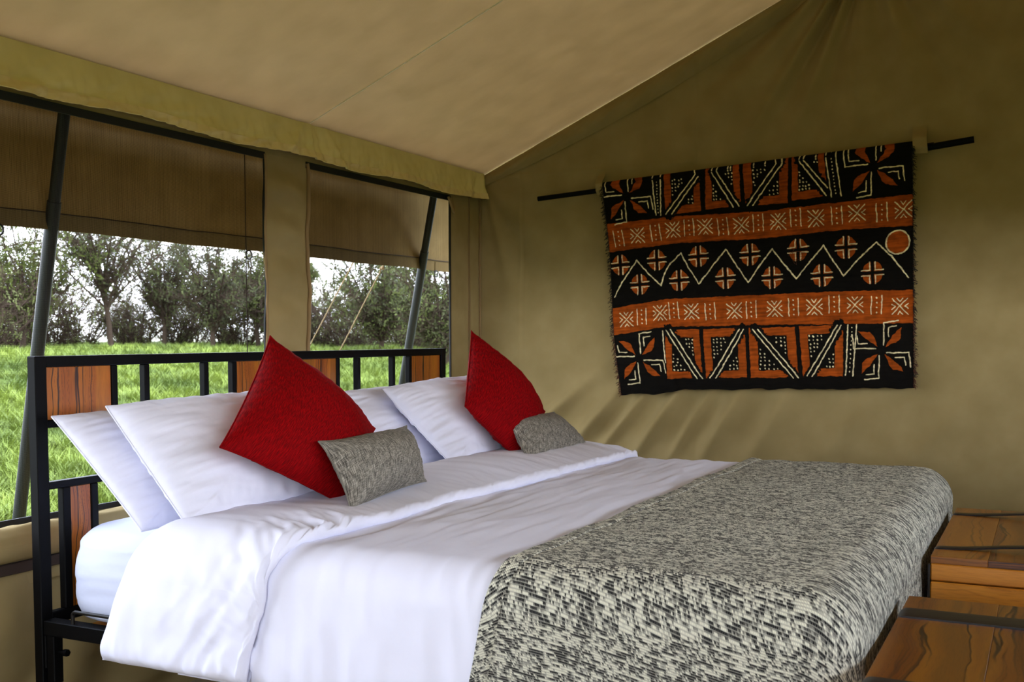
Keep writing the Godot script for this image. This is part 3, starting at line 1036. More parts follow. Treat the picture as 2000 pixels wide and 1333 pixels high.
	for e in [[0.392, 1.70, -0.285, 0.608, 0.34, -0.80], [2.399, 1.70, -0.28, 2.790, 0.34, -0.79]]:
		var a := Vector3(e[0], e[1], e[2])
		var c := Vector3(e[3], e[4], e[5])
		c = a + (c - a) * ((a.y + 0.10) / (a.y - c.y))
		var pl := thing("tent_pole", ["dark grey leaning steel pole outside the wide left window", "dark grey leaning steel pole outside the narrow right window"][k2], "pole", c)
		var b := buf()
		tube(b, [a, a.lerp(c, 0.16)], 0.0165, 16)
		obj("upper_tube", done(b), M.pole, pl)
		b = buf()
		tube(b, [a.lerp(c, 0.15), c], 0.0195, 16)
		obj("lower_tube", done(b), M.pole, pl)
		k2 += 1
	k2 = 0
	M.rope = mat(Color(0.56, 0.47, 0.33), 0.9)
	for e in [[2.012, 1.40, -0.42, 2.62, 1.071, -1.08], [2.238, 1.40, -0.42, 2.86, 0.997, -1.10]]:
		var a := Vector3(e[0], e[1], e[2])
		var c := Vector3(e[3], e[4], e[5])
		c = a + (c - a) * (1.45 / (a.y - c.y))
		var ro := thing("guy_rope", ["thin tan guy rope further left in the narrow window", "thicker tan guy rope with a knot at the fly hem in the narrow window"][k2], "rope", c)
		var two := buf()
		for s in 2:
			var pts := []
			for q in 240:
				var p := a.lerp(c, q / 239.0)
				var ph2 := q * 0.8 + s * PI
				pts.append(p + Vector3(0, cos(ph2), sin(ph2)) * 0.0016)
			tube(two, pts, 0.0021, 5)
		obj("strands", done(two), M.rope, ro)
		if k2 == 1:
			var kn := []
			for q in 30: kn.append(a.lerp(c, 0.035) + Vector3(0.006 * cos(q * 0.7), 0.006 * sin(q * 0.7), 0.006 * sin(q * 0.31)))
			var b := buf()
			tube(b, kn, 0.003, 5)
			obj("knot", done(b), M.rope, ro)
		k2 += 1

func track_at(x: float) -> Vector2:
	return Vector2(x, -1.95 - 0.28 * x + 0.12 * sin(x * 1.7))

func limb(b: Dictionary, a: Vector3, d: Vector3, length: float, r0: float, r: RandomNumberGenerator, steps: int, bend: float, sides: int) -> Array:
	var pts := [a]
	var rad := [r0]
	for k in steps:
		d = (d + Vector3(r.randf_range(-1, 1), r.randf_range(-1, 1) * 0.7, r.randf_range(-1, 1)) * bend).normalized()
		pts.append(pts[-1] + d * length / steps)
		rad.append(r0 * (1.0 - 0.6 * (k + 1.0) / steps))
	tube(b, pts, rad, sides, false)
	return [pts, d]

func tree(t: Array) -> void:
	var r := RandomNumberGenerator.new()
	r.seed = int(t[0]) + 977
	var at2 := polar(t[0], t[1])
	var at := Vector3(at2.x, ground_y(at2.x, at2.y) - 0.05, at2.y)
	var root := thing("thorn_tree", t[7], "tree", at, "thorn trees behind the tent")
	var hgt: float = t[2]
	var wid: float = t[3] * 0.5
	var trunk := buf()
	var main := limb(trunk, at, Vector3(r.randf_range(-0.1, 0.1), 1, r.randf_range(-0.1, 0.1)).normalized(), hgt * (t[4] + 0.12), 0.060, r, 6, 0.08, 8)
	obj("trunk", done(trunk), M.bark, root)
	var br := buf()
	var tw := buf()
	var leaves := []
	var tints := []
	var top: Vector3 = main[0][-1]
	var mid: Vector3 = at + Vector3.UP * hgt * (1.0 + t[4]) * 0.5
	var half: float = hgt * (1.0 - t[4]) * 0.5
	for k in 34:
		# each bough reaches for a point of the crown
		var a := r.randf() * TAU
		var e := r.randf_range(-0.85, 1.0)
		var rr := sqrt(maxf(0.05, 1.0 - e * e)) * wid * r.randf_range(0.45, 1.0)
		var goal: Vector3 = mid + Vector3(cos(a) * rr, e * half * r.randf_range(0.6, 1.0), sin(a) * rr)
		var from: Vector3 = main[0][r.randi_range(3, 6)]
		var to: Vector3 = goal - from
		var li := limb(br, from, (to.normalized() + Vector3.UP * 0.25).normalized(), to.length(), 0.022, r, 5, 0.16, 5)
		for q in range(1, 6):
			for j in 4:
				var d2: Vector3 = (Vector3(r.randf_range(-1, 1), r.randf_range(-0.5, 0.9), r.randf_range(-1, 1)).normalized() + to.normalized() * 0.4).normalized()
				var l2 := limb(tw, li[0][q], d2, r.randf_range(0.20, 0.46), 0.009, r, 3, 0.3, 3)
				for m in 3:
					var p: Vector3 = l2[0][r.randi_range(0, 3)]
					var d3 := Vector3(r.randf_range(-1, 1), r.randf_range(-0.8, 0.8), r.randf_range(-1, 1)).normalized()
					var l3 := limb(tw, p, d3, r.randf_range(0.10, 0.24), 0.0055, r, 2, 0.3, 3)
					var high := clampf((p.y - mid.y) / half * 0.5 + 0.5, 0.0, 1.0)
					for n in 4:
						if r.randf() < 1.5 * t[5] * (0.30 + 0.75 * high * high):
							var w: Vector3 = l3[0][r.randi_range(0, 2)]
							leaves.append(Transform3D(Basis.from_euler(Vector3(r.randf() * TAU, r.randf() * TAU, r.randf() * TAU)) * r.randf_range(0.6, 1.25), w + Vector3(r.randf_range(-1, 1), r.randf_range(-1, 1), r.randf_range(-1, 1)) * 0.05))
							tints.append(Color(0.052, 0.053, 0.030).lerp(Color(0.085, 0.105, 0.022), clampf(t[6] + r.randf_range(-0.35, 0.35), 0, 1)))
	obj("boughs", done(br), M.bark, root)
	var ts := obj("twigs", done(tw), M.twig, root)
	ts.set_meta("kind", "stuff")
	copies("foliage", M.spray, M.leaf, leaves, tints, root)

func scrub(s: Array, k: int) -> void:
	var r := RandomNumberGenerator.new()
	r.seed = 3000 + k
	var at2 := polar(s[0], s[1])
	var at := Vector3(at2.x, ground_y(at2.x, at2.y) - 0.03, at2.y)
	var place := "under the leafy trees left of the tall bare trunk" if s[0] < 200.0 else "in the wide window right of the tall bare trunk" if s[0] < 520.0 else "in the narrow window behind the guy ropes"
	var root := thing("thorn_scrub", "low bare grey brown thorn scrub " + place, "shrub", at, "bare thorn scrub " + place)
	var st := buf()
	var tw := buf()
	var leaves := []
	var tints := []
	for q in 24:
		var a := r.randf() * TAU
		var d := Vector3(cos(a) * r.randf_range(0.1, 1.1), 1.0, sin(a) * r.randf_range(0.1, 1.1)).normalized()
		var l := limb(st, at + Vector3(cos(a), 0, sin(a)) * 0.2 * r.randf(), d, s[2] * r.randf_range(0.6, 1.0), 0.016, r, 5, 0.2, 4)
		for j in range(1, 6):
			for m in 5:
				var l2 := limb(tw, l[0][j], Vector3(r.randf_range(-1, 1), r.randf_range(-0.3, 0.9), r.randf_range(-1, 1)).normalized(), r.randf_range(0.15, 0.4), 0.0075, r, 3, 0.35, 3)
				for n in 2:
					limb(tw, l2[0][r.randi_range(1, 3)], Vector3(r.randf_range(-1, 1), r.randf_range(-0.6, 0.9), r.randf_range(-1, 1)).normalized(), r.randf_range(0.1, 0.3), 0.0045, r, 2, 0.3, 3)
				if r.randf() < 0.6:
					leaves.append(Transform3D(Basis.from_euler(Vector3(r.randf() * TAU, r.randf() * TAU, 0)) * r.randf_range(0.6, 1.2), l2[0][r.randi_range(1, 3)]))
					tints.append(Color(0.10, 0.105, 0.05).lerp(Color(0.13, 0.15, 0.04), r.randf()))
	obj("stems", done(st), M.twig, root)
	var ts := obj("twigs", done(tw), M.twig, root)
	ts.set_meta("kind", "stuff")
	copies("leaves", M.spray, M.leaf, leaves, tints, root)

# ------------------------------------------------------------------ bed
func bed() -> void:
	var W := 1.945
	var bd := thing("bed_frame", "black steel bed frame with wooden panels and spindles in its headboard", "bed", Vector3(W * 0.5, 0, 0.9))
	var part := func(called: String, lo: Vector3, hi: Vector3, m: Material = null, bev := 0.002) -> MeshInstance3D:
		return obj(called, bx(lo, hi, bev, 1, Vector2(1.9, 1.2), Vector2(0.03 if hi.x - lo.x > 0.3 else fposmod(lo.x * 0.37, 0.6), fposmod(lo.x * 0.31, 0.5))), m if m else M.steel, bd)
	var F := 0.027
	part.call("post", Vector3(0, 0, 0), Vector3(0.034, 1.003, F))
	part.call("post", Vector3(W - 0.034, 0, 0), Vector3(W, 1.003, F))
	part.call("top_rail", Vector3(0.034, 0.977, 0), Vector3(W - 0.034, 1.003, F))
	part.call("middle_rail", Vector3(0.034, 0.832, 0.003), Vector3(W - 0.034, 0.851, F - 0.003))
	part.call("lower_rail", Vector3(0.034, 0.685, 0.003), Vector3(W - 0.034, 0.703, F - 0.003))
	part.call("bottom_rail", Vector3(0.034, 0.36, 0.003), Vector3(W - 0.034, 0.39, F - 0.003))
	for e in [0.257, 0.368, 0.595, 0.714, 1.234, 1.356, 1.580, 1.695]:
		part.call("spindle", Vector3(e - 0.019, 0.851, 0.004), Vector3(e, 0.977, F - 0.003))
	for e in [[0.034, 0.237], [0.714, 1.215], [1.697, W - 0.036]]:
		part.call("wood_panel", Vector3(e[0], 0.851, 0.008), Vector3(e[1], 0.977, F - 0.007), M.panel, 0.0015)
	# the short lower row: a wooden panel between spindles at either end
	for e in [0.075, W - 0.075 - 0.11]:
		part.call("spindle", Vector3(e, 0.39, 0.004), Vector3(e + 0.024, 0.685, F - 0.003))
		part.call("spindle", Vector3(e + 0.088, 0.39, 0.004), Vector3(e + 0.110, 0.685, F - 0.003))
		part.call("wood_panel", Vector3(e + 0.024, 0.39, 0.008), Vector3(e + 0.088, 0.685, F - 0.007), M.panel, 0.0015)
	# side rails, slats, sleeves with bolts, foot legs
	for s in 2:
		var x := 0.004 if s == 0 else W - 0.039
		part.call("side_rail", Vector3(x, 0.342, F), Vector3(x + 0.035, 0.377, 1.84))
		part.call("foot_leg", Vector3(x, 0.0, 1.80), Vector3(x + 0.035, 0.342, 1.835))
		part.call("bracket", Vector3(x, 0.262, F), Vector3(x + 0.032, 0.342, F + 0.006))
		part.call("leg_sleeve", Vector3(x + 0.003, 0.225, F + 0.006), Vector3(x + 0.031, 0.342, F + 0.030))
		part.call("leg", Vector3(x + 0.006, 0.0, F + 0.009), Vector3(x + 0.028, 0.23, F + 0.027))
		var b := buf()
		tube(b, [Vector3(x + 0.017, 0.302, F + 0.03), Vector3(x + 0.017, 0.302, F + 0.05)], 0.0035, 8)
		tube(b, [Vector3(x + 0.017, 0.302, F + 0.048), Vector3(x + 0.017, 0.302, F + 0.060)], 0.0085, 6)
		obj("bolt", done(b), M.steel, bd)
		var sg := -1.0 if s == 0 else 1.0
		var gx := x + (0.009 if s == 0 else 0.026)
		var gp := [Vector3(gx, 0.375, 0.115)]
		for k in 7:
			var a := PI * 0.5 * k / 6.0
			gp.append(Vector3(gx, 0.396 + 0.010 * sin(a), 0.115 + 0.010 * (1.0 - cos(a))))
		for k in 7:
			var a := PI * 0.5 * k / 6.0
			gp.append(Vector3(gx, 0.396 + 0.010 * cos(a), 0.60 + 0.010 * sin(a)))
		gp.append(Vector3(gx, 0.375, 0.61))
		b = buf()
		tube(b, gp, 0.0045, 10)
		obj("guard_rod", done(b), M.worn, bd)
	part.call("foot_rail", Vector3(0.039, 0.342, 1.805), Vector3(W - 0.039, 0.377, 1.84))
	for k in 9:
		var z := 0.12 + k * 0.195
		part.call("slat", Vector3(0.039, 0.35, z), Vector3(W - 0.039, 0.368, z + 0.07), M.teak_pale)

# a cloth laid over the bed: a runs across (x), b along (z); it bends down past the box's edges with radius r
func drape(a: float, b: float, x0: float, x1: float, z1: float, r: float, top: float, flare := 0.10) -> Array:
	var e := Vector2.ZERO
	var base := Vector2(clampf(a, x0, x1), minf(b, z1))
	e.x = a - base.x
	e.y = b - base.y
	var d := e.length()
	var out := 0.0
	var down := 0.0
	var n := Vector3.UP
	if d > 0.0:
		var dir := e / d
		var q := r * PI * 0.5
		var D3 := Vector3(dir.x, 0, dir.y)
		if d < q:
			out = r * sin(d / r)
			down = r * (1.0 - cos(d / r))
			n = D3 * sin(d / r) + Vector3.UP * cos(d / r)
		else:
			out = r + (d - q) * flare
			down = r + (d - q)
			n = (D3 + Vector3.UP * flare).normalized()
		base += dir * out
	return [Vector3(base.x, top - down, base.y), n, down]

func padded(f: Callable, nu: int, nv: int) -> ArrayMesh:     # f(u, v) -> [outer point, inner point, uv]
	var P := PackedVector3Array()
	var Q := PackedVector3Array()
	var T := PackedVector2Array()
	for j in nv:
		for i in nu:
			var r: Array = f.call(float(i) / (nu - 1), float(j) / (nv - 1))
			P.append(r[0]); Q.append(r[1]); T.append(r[2])
	var b := buf()
	grid(b, P, T, nu)
	grid(b, Q, T, nu, true)
	return done(b)

func edge(t: float, w: float) -> float:      # 0 at a rim, rounding up to 1 at distance w
	var q := clampf(minf(t, 1.0 - t) / w, 0.0, 1.0)
	return sqrt(maxf(0.0, 1.0 - (1.0 - q) * (1.0 - q)))

func bedding() -> void:
	var n1 := fnl(43, 1.0, 3)
	var n2 := fnl(45, 1.0, 2)
	var ridge := fnl(47, 1.0, 2)
	# mattress in its fitted sheet
	var ma := thing("mattress", "thick mattress in a smooth white fitted sheet on the steel frame", "mattress", Vector3(0.97, 0.38, 0.95))
	var mf := func(u: float, v: float) -> Array:
		var cx := 0.972
		var cz := 0.95
		var ring := u * TAU
		var c := cos(ring)
		var s := sin(ring)
		var k := 1.0 / pow(pow(absf(c), 14.0) + pow(absf(s), 14.0), 1.0 / 14.0)
		var prof := v * 4.0
		var rad := 1.0
		var y := 0.382
		if prof < 1.0:
			rad = 0.3 + 0.66 * prof
			y = 0.382
		elif prof < 2.0:
			var a := (prof - 1.0)
			var w := sin(a * PI)
			rad = 0.975 + 0.012 * w
			y = 0.382 + 0.17 * a
		elif prof < 3.0:
			var a := (prof - 2.0) * PI * 0.5
			rad = 0.975 - 0.045 * (1.0 - cos(a))
			y = 0.552 + 0.043 * sin(a)
		else:
			rad = 0.93 * (4.0 - prof)
			y = 0.595 + 0.006 * (prof - 3.0)
		var p := Vector3(cx + c * k * 0.968 * (1.0 - (1.0 - rad) * 0.9), y, cz + s * k * 0.935 * rad)
		var pull := n1.get_noise_3d(p.x * 3.0, p.y * 26.0, p.z * 4.0) * 0.004 + 0.003 * n2.get_noise_3d(p.x * 9.0, p.y * 9.0, p.z * 9.0)
		if prof > 1.0: p += Vector3(c, 0.2, s).normalized() * pull
		return [p, p - Vector3(0, 0.0, 0.0), Vector2(u, v)]
	var P := PackedVector3Array()
	var T := PackedVector2Array()
	for j in 90:
		for i in 321:
			var r: Array = mf.call(i / 320.0, pow(j / 89.0, 1.0))
			P.append(r[0]); T.append(r[2])
	var b := buf()
	grid(b, P, T, 321, true)
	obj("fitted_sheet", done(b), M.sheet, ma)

	# duvet: body over the mattress, top turned back
	var dv := thing("duvet", "white cotton duvet spread over the bed with its top turned back", "duvet", Vector3(0.97, 0.6, 1.1))
	var hem := 0.290
	var puffed := func(a: float, bb: float) -> Array:
		var d := drape(a, bb, 0.06, 1.90, 1.79, 0.06, 0.588, 0.07)
		var p: Vector3 = d[0]
		var w := 0.006 * n1.get_noise_3d(p.x * 1.6, p.y * 2.0, p.z * 2.6)
		# shallow creases that run across the bed from the fold
		w += 0.0062 * n2.get_noise_3d(p.x * 1.5 + p.z * 1.2, p.y * 3.0, p.z * 13.0) * exp(-maxf(0.0, p.z - 0.75) * 1.1)
		w += 0.0042 * (1.0 - absf(ridge.get_noise_3d(p.x * 2.2, p.y * 5.0, p.z * 8.0)) * 2.0) * exp(-maxf(0.0, p.z - 1.15) * 5.0)
		if d[2] > 0.06: w += 0.016 * minf(1.0, (d[2] - 0.06) / 0.2) * sin(bb * 9.0 + 2.5 * n1.get_noise_2d(bb * 1.5, 2.0)) + 0.008 * minf(1.0, (d[2] - 0.06) / 0.1) * n2.get_noise_3d(p.z * 4.0 + p.y * 6.0, p.y * 2.0, 5.0)
		return [p, d[1], w]
	var body := func(u: float, v: float) -> Array:
		var a := lerpf(0.06 - hem - 0.02, 1.90 + hem, u)
		var bb := lerpf(0.46, 1.79 + hem, v)
		var q: Array = puffed.call(a, bb)
		var p: Vector3 = q[0]
		var n: Vector3 = q[1]
		var puff := 0.028 * edge(u, 0.035) * edge(v, 0.05)
		return [p + n * (puff + q[2] * minf(1.0, puff * 60.0)), p - n * 0.004, Vector2(a, bb)]
	obj("cover", padded(body, 330, 260), M.cotton, dv)
	var fold := func(u: float, v: float) -> Array:
		var hang2 := 0.330
		var a := lerpf(0.055 - hang2, 1.905 + 0.33, u)
		var over := clampf((0.06 - a) / 0.30, 0.0, 1.0)
		var R := 0.0165 * (0.6 + 0.4 * edge(u, 0.02)) + 0.0025 * n1.get_noise_1d(a * 5.0)
		var zh := 0.385 - 0.115 * over + 0.006 * n2.get_noise_1d(a * 5.0)
		var zf := lerpf(0.760, 0.812, clampf(a / 1.9, 0, 1)) - 0.075 * over + 0.010 * n1.get_noise_1d(a * 3.0) + 0.006 * n2.get_noise_1d(a * 11.0)
		# across the fold: up from the head edge, over, and rolled under at the front
		var bb := 0.0
		var lift := 0.0
		if v < 0.70:
			var t := v / 0.70
			bb = lerpf(zh, zf - R, t)
			var q := clampf((t - 0.45) / 0.55, 0.0, 1.0)
			lift = (R * 2.0 + lerpf(0.006, 0.026, smoothstep(0.1, 1.3, a)) * (cos(q * PI * 0.5) if t > 0.45 else smoothstep(-0.35, 0.45, t))) * edge(t * 0.5, 0.10)
		else:
			var th2 := (v - 0.70) / 0.30 * 2.9
			bb = zf - R + R * 1.15 * sin(th2)
			lift = R + R * cos(th2)
		lift *= edge(u, 0.010)
		var d := drape(a, bb, 0.055, 1.905, 9.0, 0.085, 0.611, 0.10)
		var p: Vector3 = d[0]
		var n: Vector3 = d[1]
		var w := 0.004 * n1.get_noise_3d(p.x * 2.2, p.y * 2.2, p.z * 3.0)
		# small gathers along the roll, mostly where it turns over the side
		var near := exp(-pow((a - 0.03) / 0.20, 2.0)) + 0.7 * exp(-pow((a - 2.0) / 0.12, 2.0)) + 0.16
		var vv := minf(v, 0.85)
		w += 0.013 * near * smoothstep(0.30, 0.75, v) * (ridge.get_noise_2d(a * 17.0 + vv * 5.0, vv * 3.0))
		w += 0.012 * over * smoothstep(0.2, 0.6, v) * ridge.get_noise_2d(a * 9.0 - vv * 6.0, vv * 5.0)
		w += 0.009 * over * n2.get_noise_2d(bb * 9.0, a * 2.0)
		w += 0.005 * smoothstep(0.85, 1.0, over) * ridge.get_noise_2d(bb * 28.0, a * 4.0)
		return [p + n * (lift + w * minf(1.0, lift * 40.0)), p + n * minf(0.0, lift - 0.002), Vector2(a, bb)]
	obj("turned_back_fold", padded(fold, 520, 90), M.cotton, dv)

	# knitted throw over the foot of the bed
	var th := thing("throw_blanket", "black and cream marled knitted throw across the foot of the bed", "blanket", Vector3(0.97, 0.62, 1.6))
	var cloth := func(a: float, bb: float, lift: float) -> Array:
		var q: Array = puffed.call(a, bb)
		var p: Vector3 = q[0]
		var n: Vector3 = q[1]
		var w: float = q[2] + 0.003 * n2.get_noise_3d(p.x * 4.0, p.y * 4.0, p.z * 4.0)
		return [p + n * (0.042 + w + lift), p + n * (0.031 + w), n]
	var tf := func(u: float, v: float) -> Array:
		var a := lerpf(0.065 - 0.42, 1.895 + 0.36, u)
		var over := clampf((0.06 - a) / 0.30, 0.0, 1.3)
		var b0 := 1.240 - 0.055 * over + 0.006 * n2.get_noise_1d(a * 4.0)
		var bb := lerpf(b0, 1.79 + 0.385, v)
		var r: Array = cloth.call(a, bb, 0.0)
		var e := edge(u, 0.006) * edge(v, 0.012)
		return [(r[1] as Vector3).lerp(r[0], e), r[1], Vector2(bb + 0.06 * sin(a * 3.0), a + 0.05 * sin(bb * 4.0))]
	obj("knit_cloth", padded(tf, 330, 150), M.knit, th)
	var bf := func(u: float, v: float) -> Array:
		var a := lerpf(0.065 - 0.42, 1.895 + 0.36, u)
		var over := clampf((0.06 - a) / 0.30, 0.0, 1.3)
		var b0 := 1.236 - 0.055 * over + 0.006 * n2.get_noise_1d(a * 4.0)
		var bb := lerpf(b0, b0 + 0.045, v)
		var r: Array = cloth.call(a, bb, 0.003)
		var e := edge(u, 0.006) * edge(v, 0.2)
		return [(r[1] as Vector3).lerp(r[0], e), r[1], Vector2(bb * 0.9 + a * 0.45, a * 0.9 - bb * 0.45)]
	obj("border_band", padded(bf, 330, 10), M.knit, th)

# ------------------------------------------------------------------ pillows
# corners in order (top left, top right, bottom right, bottom left) seen from its front
func pillow(called: String, label: String, category: String, group: String, c: Array, front: float, rear: float, pinch: float, m: Material, s: int, wrinkle := 1.0, power := 0.55) -> void:
	var mid: Vector3 = (c[0] + c[1] + c[2] + c[3]) / 4.0
	var low: float = minf(minf(c[0].y, c[1].y), minf(c[2].y, c[3].y))
	var root := thing(called, label, category, Vector3(mid.x, low, mid.z), group)
	var nrm: Vector3 = ((c[3] - c[0]) as Vector3).cross(c[1] - c[0]).normalized()
	if nrm.z < 0.0: nrm = -nrm
	var n1 := fnl(s, 1.0, 3)
	var rd := fnl(s + 1, 1.0, 2)
	var wide: float = (c[1] - c[0]).length()
	var tall: float = (c[3] - c[0]).length()
	var num := 91
	var b := buf()
	for face in 2:
		var P := PackedVector3Array()
		var T := PackedVector2Array()
		for j in num:
			for i in num:
				var u := sin((float(i) / (num - 1) - 0.5) * PI) * 0.55 + (float(i) / (num - 1) - 0.5) * 0.9
				var v := sin((float(j) / (num - 1) - 0.5) * PI) * 0.55 + (float(j) / (num - 1) - 0.5) * 0.9
				# the sides curve in between the corners (out, where pinch is below zero)
				var pu := u * (1.0 - pinch * pow(1.0 - v * v, 0.8) * absf(u))
				var pv := v * (1.0 - pinch * pow(1.0 - u * u, 0.8) * absf(v))
				var p: Vector3 = ((c[0] as Vector3).lerp(c[1], pu * 0.5 + 0.5)).lerp((c[3] as Vector3).lerp(c[2], pu * 0.5 + 0.5), pv * 0.5 + 0.5)
				var q := (1.0 - pow(absf(u), 2.2)) * (1.0 - pow(absf(v), 2.2))
				var prof := pow(maxf(0.0, q), power)
				var rimness := exp(-(1.0 - maxf(absf(u), absf(v))) * 5.0)
				var w := 0.010 * n1.get_noise_3d(pu * 0.9, pv * 0.9, face * 9.0)
				# gathers that run in from the seams and the corners
				w += 0.012 * rimness * rd.get_noise_2d((u if absf(v) > absf(u) else v) * 7.0 + 3.0 * face, minf(1.0 - absf(u), 1.0 - absf(v)) * 2.0 + (10.0 if absf(v) > absf(u) else 0.0))
				w += 0.0032 * (0.5 - absf(rd.get_noise_2d(u * 1.1 + v * 0.9 + 20.0, v * 2.6 - u * 0.8)) * 2.0) * (0.4 + 0.6 * absf(v))
				w += 0.0014 * rd.get_noise_2d(u * 2.2 - v * 3.0, v * 3.0 + u * 3.0)
				var h := (front if face == 0 else rear) * prof + w * wrinkle * minf(1.0, prof * 1.8)
				p += nrm * h * (1.0 if face == 0 else -1.0)
				P.append(p); T.append(Vector2(u * wide * 0.5, v * tall * 0.5))
		var facing := grid_normals(P, num)[num * (num / 2) + num / 2].dot(nrm) > 0.0
		grid(b, P, T, num, facing if face == 1 else not facing)
	obj("cover", done(b), m, root)
	# seam round the rim
	var loop := []
	for k in num: loop.append(b.v[k])
	for k in range(1, num): loop.append(b.v[k * num + num - 1])
	for k in range(num - 2, -1, -1): loop.append(b.v[(num - 1) * num + k])
	for k in range(num - 2, -1, -1): loop.append(b.v[k * num])
	var sb := buf()
	tube(sb, loop, 0.0022, 5, false)
	obj("seam", done(sb), m, root)

func pillows() -> void:
	var g := "white pillows against the headboard"
	pillow("pillow", "white pillow flat against the headboard, furthest left, behind another pillow", "pillow", g,
		[Vector3(0.001, 0.864, 0.076), Vector3(0.74, 0.862, 0.08), Vector3(0.77, 0.612, 0.33), Vector3(0.028, 0.610, 0.321)], 0.075, 0.03, 0.012, M.cotton, 201, 1.0, 0.5)
	pillow("pillow", "white pillow leaning behind the large front red cushion", "pillow", g,
		[Vector3(0.063, 0.887, 0.183), Vector3(0.80, 0.873, 0.195), Vector3(0.80, 0.625, 0.45), Vector3(0.041, 0.630, 0.442)], 0.100, 0.04, 0.0, M.cotton, 211, 1.2, 0.5)
	pillow("pillow", "white pillow flat against the headboard in the gap between the two red cushions", "pillow", g,
		[Vector3(1.10, 0.868, 0.07), Vector3(1.86, 0.868, 0.08), Vector3(1.86, 0.607, 0.33), Vector3(1.13, 0.607, 0.323)], 0.075, 0.03, 0.012, M.cotton, 221, 1.0, 0.5)
	pillow("pillow", "white pillow leaning directly behind the far right red cushion", "pillow", g,
		[Vector3(1.229, 0.878, 0.194), Vector3(1.95, 0.890, 0.187), Vector3(1.93, 0.622, 0.45), Vector3(1.262, 0.630, 0.442)], 0.100, 0.04, -0.02, M.cotton, 231, 1.1, 0.5)
	g = "red cushions stood on a corner"
	pillow("cushion", "large red cushion stood on its corner behind the left grey cushion", "cushion", g,
		[Vector3(0.128, 0.798, 0.464), Vector3(0.521, 1.051, 0.299), Vector3(0.764, 0.793, 0.467), Vector3(0.463, 0.620, 0.581)], 0.095, 0.055, 0.05, M.red, 241, 0.6, 0.6)
	pillow("cushion", "red cushion stood on its corner next to the gable wall", "cushion", g,
		[Vector3(1.330, 0.822, 0.445), Vector3(1.671, 1.07, 0.287), Vector3(1.885, 0.772, 0.481), Vector3(1.475, 0.640, 0.567)], 0.095, 0.055, 0.02, M.red, 251, 0.8, 0.6)
	g = "grey oblong cushions"
	pillow("cushion", "small oblong grey linen cushion leaning on the large front red cushion", "cushion", g,
		[Vector3(0.358, 0.796, 0.569), Vector3(0.777, 0.803, 0.562), Vector3(0.715, 0.662, 0.660), Vector3(0.331, 0.638, 0.679)], 0.080, 0.045, 0.10, M.linen, 261, 0.5, 0.62)
	pillow("cushion", "small oblong grey linen cushion lying by the gable wall", "cushion", g,
		[Vector3(1.474, 0.775, 0.525), Vector3(1.90, 0.770, 0.51), Vector3(1.93, 0.640, 0.645), Vector3(1.395, 0.645, 0.640)], 0.055, 0.045, 0.06, M.linen, 271, 0.5, 0.6)

